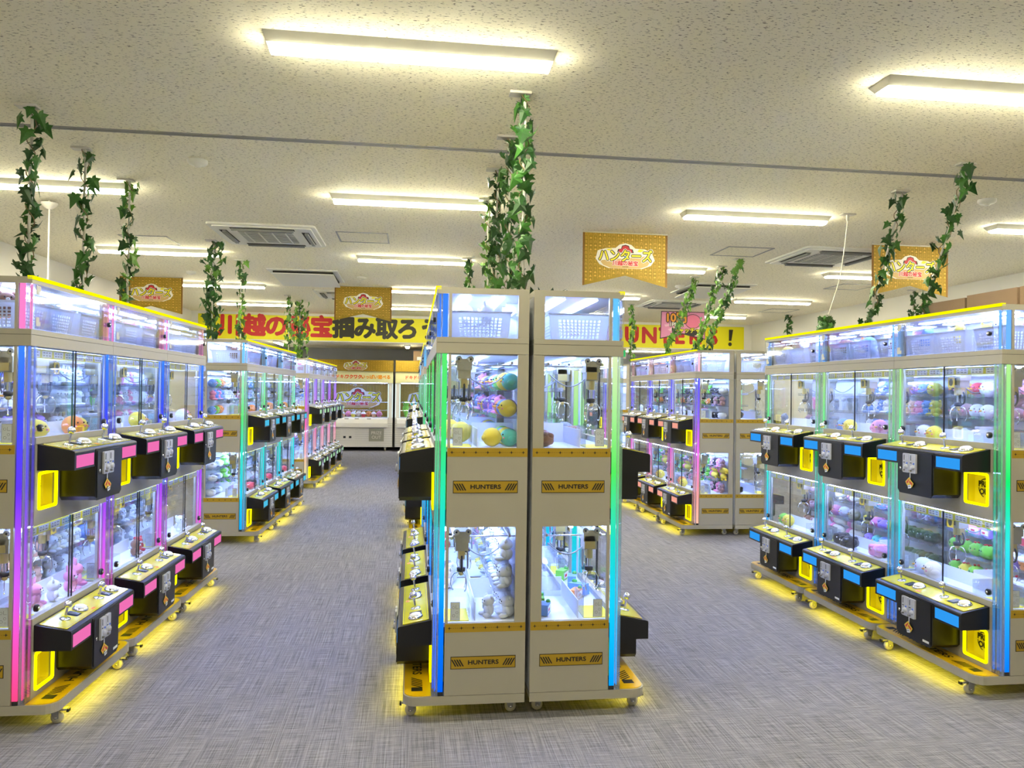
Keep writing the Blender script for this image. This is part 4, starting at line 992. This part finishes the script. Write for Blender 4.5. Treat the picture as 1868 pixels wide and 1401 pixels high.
def logo(b, M, s, mascots=False):
    T = lambda z: M @ Matrix.Translation((0, 0, z))
    # pale cut-out shape behind
    sh = [(-.30, -.02), (-.28, .06), (-.2, .085), (-.1, .09), (-.06, .125), (0, .14), (.06, .125), (.1, .09), (.2, .085), (.27, .05), (.30, -.02), (.26, -.075), (.17, -.11), (-.17, -.11), (-.26, -.075)]
    b.flat([(x*s, y*s) for x, y in sh], T(.001), 'logo_white')
    b.flat([(x*.86*s, (y*.8-.02)*s) for x, y in sh[:1]+sh[9:]], T(.0015), 'logo_tan')
    hat = [(-.085, .045), (-.075, .08), (-.045, .085), (-.035, .115), (0, .125), (.035, .115), (.045, .085), (.075, .08), (.085, .045)]
    b.flat([(x*s, y*s) for x, y in hat], T(.002), 'logo_black'); b.flat([(x*.84*s, (y*.84+.012)*s) for x, y in hat], T(.0025), 'logo_red')
    for sg in (-1, 1): b.flat([(sg*.12*s, .06*s), (sg*.14*s, .085*s), (sg*.2*s, .075*s), (sg*.15*s, .055*s)], T(.0025), 'logo_yellow')
    t1 = 'ハンターズ'
    b.text(t1, .128*s, M @ Matrix.Translation((0, .006*s, .003)), 'logo_white', off=.017*s, sx=.86)
    b.text(t1, .128*s, M @ Matrix.Translation((0, .006*s, .0035)), 'logo_black', off=.0105*s, sx=.86)
    b.text(t1, .128*s, M @ Matrix.Translation((0, .006*s, .004)), 'logo_yellow', off=.0034*s, sx=.86)
    b.flat([(.0, -.006*s), (.012*s, .006*s), (0, .018*s), (-.012*s, .006*s)], T(.0045), 'logo_blue')
    b.text('川越の秘宝', .052*s, M @ Matrix.Translation((0, -.062*s, .003)), 'logo_white', off=.006*s)
    b.text('川越の秘宝', .052*s, M @ Matrix.Translation((0, -.062*s, .0035)), 'logo_red', off=.0024*s)
    b.text('HUNTERS', .014*s, M @ Matrix.Translation((0, -.094*s, .003)), 'logo_black', off=.0003)
def pennant(cx, cy_, label, rz=0., w_=.79, h_=.49, notch=.10, top=ZC):
    root = empty('gold_pennant', (cx, cy_, top), rz); tag(root, label, 'pennant', 'gold swallowtail pennants')
    w2 = w_/2
    MB().prism([(-w2, 0), (w2, 0), (w2, -h_), (0, -h_+notch), (-w2, -h_)], -.0012, .0012, 'y', 'banner_gold').build('cloth', root)
    b = MB(); M = frame((0, -.0022, -h_/2), (1, 0, 0), (0, 0, 1))
    ins = lambda x, y: y > -h_/2+.012+notch*(1-abs(x)/w2)
    glyphs(b, M, w_-.02, h_-.01, int(cx*10), inside=ins)
    for (x0, x1) in ((-w2, -w2+.018), (w2-.018, w2)): b.flat([(x0, -h_/2+.006), (x1, -h_/2+.006), (x1, h_/2), (x0, h_/2)], M, 'banner_edge')
    b.build('pattern', root)
    b = MB(); logo(b, frame((0, -.003, -.225), (1, 0, 0), (0, 0, 1)), .92); b.build('logo', root)
    MB().box(-w2, w2, -.004, .004, -.01, 0, 'lamp_housing').build('top_rod', root)
pennant(1.892, 6.68, 'gold pennant with shop logo right of the centre ivy')
pennant(-.71, 10.81, 'gold pennant with shop logo overlapping the Japanese wall banner')
pennant(-3.43, 10.49, 'gold pennant with shop logo behind the left ivy')
pennant(4.71, 6.71, 'gold pennant with shop logo behind the right ivy')
# pink pennant
root = empty('pink_pennant', (4.70, 12.85, ZC)); tag(root, 'pink 10 yen catcher pennant hanging before the yellow HUNTERS banner', 'pennant')
w2 = .40; h_ = .49
MB().prism([(-w2, 0), (w2, 0), (w2+.01, -h_), (0, -h_+.09), (-w2-.02, -h_)], -.0012, .0012, 'y', 'logo_black').build('cloth', root)
b = MB(); M = frame((0, -.002, 0), (1, 0, 0), (0, 0, 1))
b.flat([(-w2+.012, -.012), (w2-.012, -.012), (w2-.004, -h_+.02), (0, -h_+.108), (-w2-.004, -h_+.02)], M, 'pink_print')
for i in range(7):
    a = math.radians(190+i*26); r_ = .33
    p1 = (r_*math.cos(a)*1.05, -.2+r_*.62*math.sin(a)); p2 = (r_*math.cos(a+.2)*1.05, -.2+r_*.62*math.sin(a+.2))
    if p1[1] < -.38 and abs(p1[0]) < .2: continue
    b.flat([(0, -.2), p1, p2], M @ Matrix.Translation((0, 0, .0006)), 'pink_pale')
M2 = M @ Matrix.Translation((0, 0, .0012))
n = 16; b.flat([(.18+.15*math.cos(2*math.pi*i/n), -.17+.13*math.sin(2*math.pi*i/n)) for i in range(n)], M2, 'logo_black')
b.flat([(.18+.14*math.cos(2*math.pi*i/n), -.17+.12*math.sin(2*math.pi*i/n)) for i in range(n)], M2 @ Matrix.Translation((0, 0, .0003)), 'toy_pink')
b.flat([(.05, -.33), (.33, -.30), (.37, -.34), (.2, -.43), (.03, -.39)], M2, 'logo_black')
for body, sz, x, y, mt in (('10円', .2, -.13, -.12, 'orange_print'), ('1PLAY', .1, -.12, -.235, 'logo_white'), ('キャッチャー', .1, .12, -.335, 'logo_yellow')):
    b.text(body, sz, M2 @ Matrix.Translation((x, y, .001)), 'logo_black', off=sz*.12); b.text(body, sz, M2 @ Matrix.Translation((x, y, .002)), mt, off=sz*.035)
b.build('print', root)
# long yellow banner on the beam
root = empty('wall_banner', (0, YS, 0)); tag(root, 'long yellow wall banner with red and black Japanese slogan and HUNTERS', 'banner')
MB().box(-4.04, 6.78, -.006, -.001, 2.465, 2.93, 'sign_yellow').build('sheet', root)
b = MB(); zc_ = 2.70
def px_x(px): # picture column of a letter on the beam plane -> x
    t = (px-CX_)/FPX; d = fw+rr*t; return d.x/d.y*YS
CX_ = 934.
for ch, px, mt in (('川', 420, 'sign_red'), ('越', 465, 'sign_red'), ('の', 505, 'sign_red'), ('秘', 547, 'sign_red'), ('宝', 588, 'sign_red'), ('掴', 628, 'sign_black'), ('み', 667, 'sign_black'), ('取', 707, 'sign_black'), ('ろ', 745, 'sign_black'), ('う', 786, 'sign_black')):
    b.text(ch, .43, frame((px_x(px)-.03, -.008, zc_), (1, 0, 0), (0, 0, 1)), mt, off=.022)
for ch, px in zip('HUNTERS', (1122, 1154, 1186, 1215, 1241, 1269, 1302)):
    b.text(ch, .44, frame((px_x(px)-.03, -.008, zc_), (1, 0, 0), (0, 0, 1)), 'sign_red', off=.018)
b.flat([(-.035, .17), (.055, .17), (.02, -.06), (-.035, -.06)], frame((px_x(1334)-.03, -.008, zc_), (1, 0, 0), (0, 0, 1)), 'sign_black')
b.flat([(-.01+.04*math.cos(i*.524), -.13+.04*math.sin(i*.524)) for i in range(12)], frame((px_x(1334)-.03, -.008, zc_), (1, 0, 0), (0, 0, 1)), 'sign_black')
b.build('lettering', root)
# exit sign
root = empty('exit_sign', (4.52, 16.0, ZR)); tag(root, 'small hanging white and green exit sign beyond the right banks', 'exit sign')
MB().box(-.05, .05, -.02, .02, -.36, -.12, 'logo_white').build('sign_box', root); MB().box(-.035, .035, -.023, -.02, -.32, -.18, 'exit_green').build('green_panel', root); MB().box(-.006, .006, -.006, .006, -.12, 0, 'grey_metal').build('hanger', root)

# ------------------------------------------------------------------ large machines at the back
def big_machine(x0, x1, label, platem, textm, goods):
    Y = 19.35; D2 = .95; w_ = x1-x0; cx = (x0+x1)/2; h = w_/2
    root = empty('large_crane_game_machine', (cx, Y, 0)); tag(root, label, 'game machine', 'large white crane games against the back wall')
    P = lambda n, b_: b_.build(n, root)
    bod = P('lower_body', MB().box(-h, h, 0, D2, .10, .82, 'button_white'))
    lines = MB()
    for i in range(11): z = .14+i*.055; lines.box(-h+.002, h-.002, -.0015, 0, z, z+.003, 'grey_metal')
    lines.build('groove_lines', bod)
    P('counter', MB().prism([(-.14, .60), (-.14, .70), (-.1, .80), (0, .82), (0, .60)], -h+.05, h-.12, 'x', 'button_white').box(-.25, -.15, -.1, -.05, .8, .812, 'black_line').box(.0, .1, -.1, -.05, .8, .812, 'black_line').box(.3, .4, -.1, -.05, .8, .812, 'black_line'))
    d = P('service_door', MB().box(-.35, .0, -.008, 0, .28, .57, 'button_white').box(-.28, -.22, -.012, -.008, .32, .37, 'dark_metal').box(-.14, -.08, -.012, -.008, .32, .37, 'dark_metal'))
    pb = MB().box(h-.58, h-.21, -.012, 0, .24, .56, platem)
    pb.text('PRIZE', .11, frame((h-.395, -.014, .45), (1, 0, 0), (0, 0, 1)), textm, off=.001, sx=.95); pb.text('OUT', .11, frame((h-.395, -.014, .34), (1, 0, 0), (0, 0, 1)), textm, off=.001)
    P('prize_door', pb)
    P('side_column', MB().box(-h, -h+.1, 0, D2, .82, 2.0, 'button_white').box(h-.1, h, .0, D2, .82, 2.0, 'button_white'))
    P('corner_light', MB().box(-h+.1, -h+.13, .02, .05, .84, 1.69, 'tube_white').box(h-.13, h-.1, .02, .05, .84, 1.69, 'tube_white').box(h-.02, h+.002, -.03, -.002, .84, 1.69, 'tube_white').box(-h-.002, -h+.02, -.03, -.002, .84, 1.69, 'tube_white'))
    b = MB().box(-h, h, -.02, D2, 1.71, 2.0, 'cream_print')
    M = frame((0, -.022, 1.85), (1, 0, 0), (0, 0, 1))
    b.text('ドキドキ、', .105, M @ Matrix.Translation((-.44, 0, 0)), 'orange_red', off=.004); b.text('ワクワク、', .105, M @ Matrix.Translation((.0, 0, 0)), 'orange_red', off=.006); b.text('いっぱい遊べる', .105, M @ Matrix.Translation((.50, 0, 0)), 'orange_print', off=.006)
    P('slogan_panel', b)
    b = MB().box(-h, h, -.05, .3, 2.0, 2.28, 'banner_gold'); M = frame((0, -.052, 2.14), (1, 0, 0), (0, 0, 1)); glyphs(b, M, w_-.04, .26, 3, step=.06); logo(b, M @ Matrix.Translation((0, -.01, .001)), 1.0); P('header_sign', b)
    b = MB().box(-h+.1, h-.1, D2-.06, D2-.03, .82, 1.71, 'banner_gold'); M = frame((0, D2-.062, 1.30), (1, 0, 0), (0, 0, 1)); glyphs(b, M, w_-.25, .8, 5, step=.07); logo(b, M @ Matrix.Translation((0, .0, .001)), 2.1); P('back_print', b)
    P('deck', MB().box(-h+.1, h-.1, .0, D2-.06, .78, .83, 'back_white'))
    P('front_glass', MB().box(-h+.1, h-.1, .0, .006, .83, 1.70, 'clear_glass')); P('rail', MB().tube([(-h+.1, .06, 1.22), (h-.1, .06, 1.22)], .01, 'chrome', 6).tube([(-h+.1, .06, 1.02), (h-.1, .06, 1.02)], .008, 'chrome', 6))
    P('field_light', MB().box(-h+.15, h-.15, .1, .12, 1.70, 1.71, 'case_led'))
    for i in (-1, 1):
        MB_ = MB().box(i*(h-.18)-.03, i*(h-.18)+.03, .08, .14, .055, .10, 'grey_metal').lathe([(.01, -.02), (.04, -.02), (.04, .02), (.01, .02)], 'wheel', 14, (i*(h-.18), .1, .0405), M=Matrix.Rotation(math.pi/2, 4, 'Y')); P('caster', MB_)
    n = 0
    for (kind, colr, x, y, s) in goods:
        put(root, kind, colr, x, y, .832, s, RT.uniform(-.5, .5), 'in the '+('left' if cx < -1 else 'right')+' large machine by the back wall')
big_machine(-2.36, -.50, 'large white grooved crane game, left of two by the back wall', 'grey_print', 'logo_white', [(('cupcake', 'chick')[i % 2], ('red', 'orange', 'peach', 'pink', 'yellow', 'cream')[i % 6], -.6+.13*i, .45+.12*(i % 2), .17) for i in range(10)])
big_machine(-.44, 1.42, 'large white grooved crane game with green prize door, right of two', 'green_print', 'ac_grille', [('slim', ('green', 'teal', 'purple', 'green', 'green')[i % 5], -.66+.2*i, .45, .40) for i in range(7)])
# cartons
def carton(x0, x1, y0, y1, z0, z1, label, group=None):
    root = empty('cardboard_box', ((x0+x1)/2, (y0+y1)/2, z0)); tag(root, label, 'box', group); a, c = (x1-x0)/2, (y1-y0)/2; h = z1-z0
    MB().box(-a, a, -c, c, 0, h, 'carton').box(-a+.001, a-.001, -.001, .001, h, h+.001, 'dark_metal').build('carton', root)
    MB().box(-.025, .025, -c-.001, c+.001, h-.05, h+.0015, 'tape').build('packing_tape', root)
    b = MB()
    b.box(-a*.75, -a*.3, -c-.0015, -c, h*.1, h*.42, 'paper'); b.box(-a-.0015, -a, -c*.6, -c*.2, h*.3, h*.34, 'dark_metal'); b.box(-a-.0015, -a, .1*c, .5*c, h*.4, h*.45, 'dark_metal')
    b.box(0, a*.5, -c-.0015, -c, h*.6, h*.64, 'dark_metal').box(.1*a, a*.4, -c-.0015, -c, h*.5, h*.53, 'dark_metal'); b.build('print', root)
carton(0.0, .72, 19.5, 20.0, 2.281, 2.54, 'cardboard box on top of the right large machine')
carton(3.45, 3.80, 4.38, 4.80, 2.001, 2.155, 'cardboard box above the near right bank, leftmost of three', 'cardboard boxes above the near right bank')
carton(3.45, 3.80, 3.96, 4.36, 2.001, 2.165, 'cardboard box above the near right bank, middle of three', 'cardboard boxes above the near right bank')
carton(3.45, 3.80, 3.53, 3.94, 2.001, 2.165, 'cardboard box above the near right bank, at the frame edge', 'cardboard boxes above the near right bank')

# dim coloured strips and panels are found by scattered rays; only the bright lamps are sampled as lights
for m in bpy.data.materials:
    if m.name.split('_')[0] in ('strip', 'panel', 'store') and m.name != 'store_led' or m.name in ('top_led', 'exit_green', 'tube_white'):
        m.cycles.emission_sampling = 'NONE'
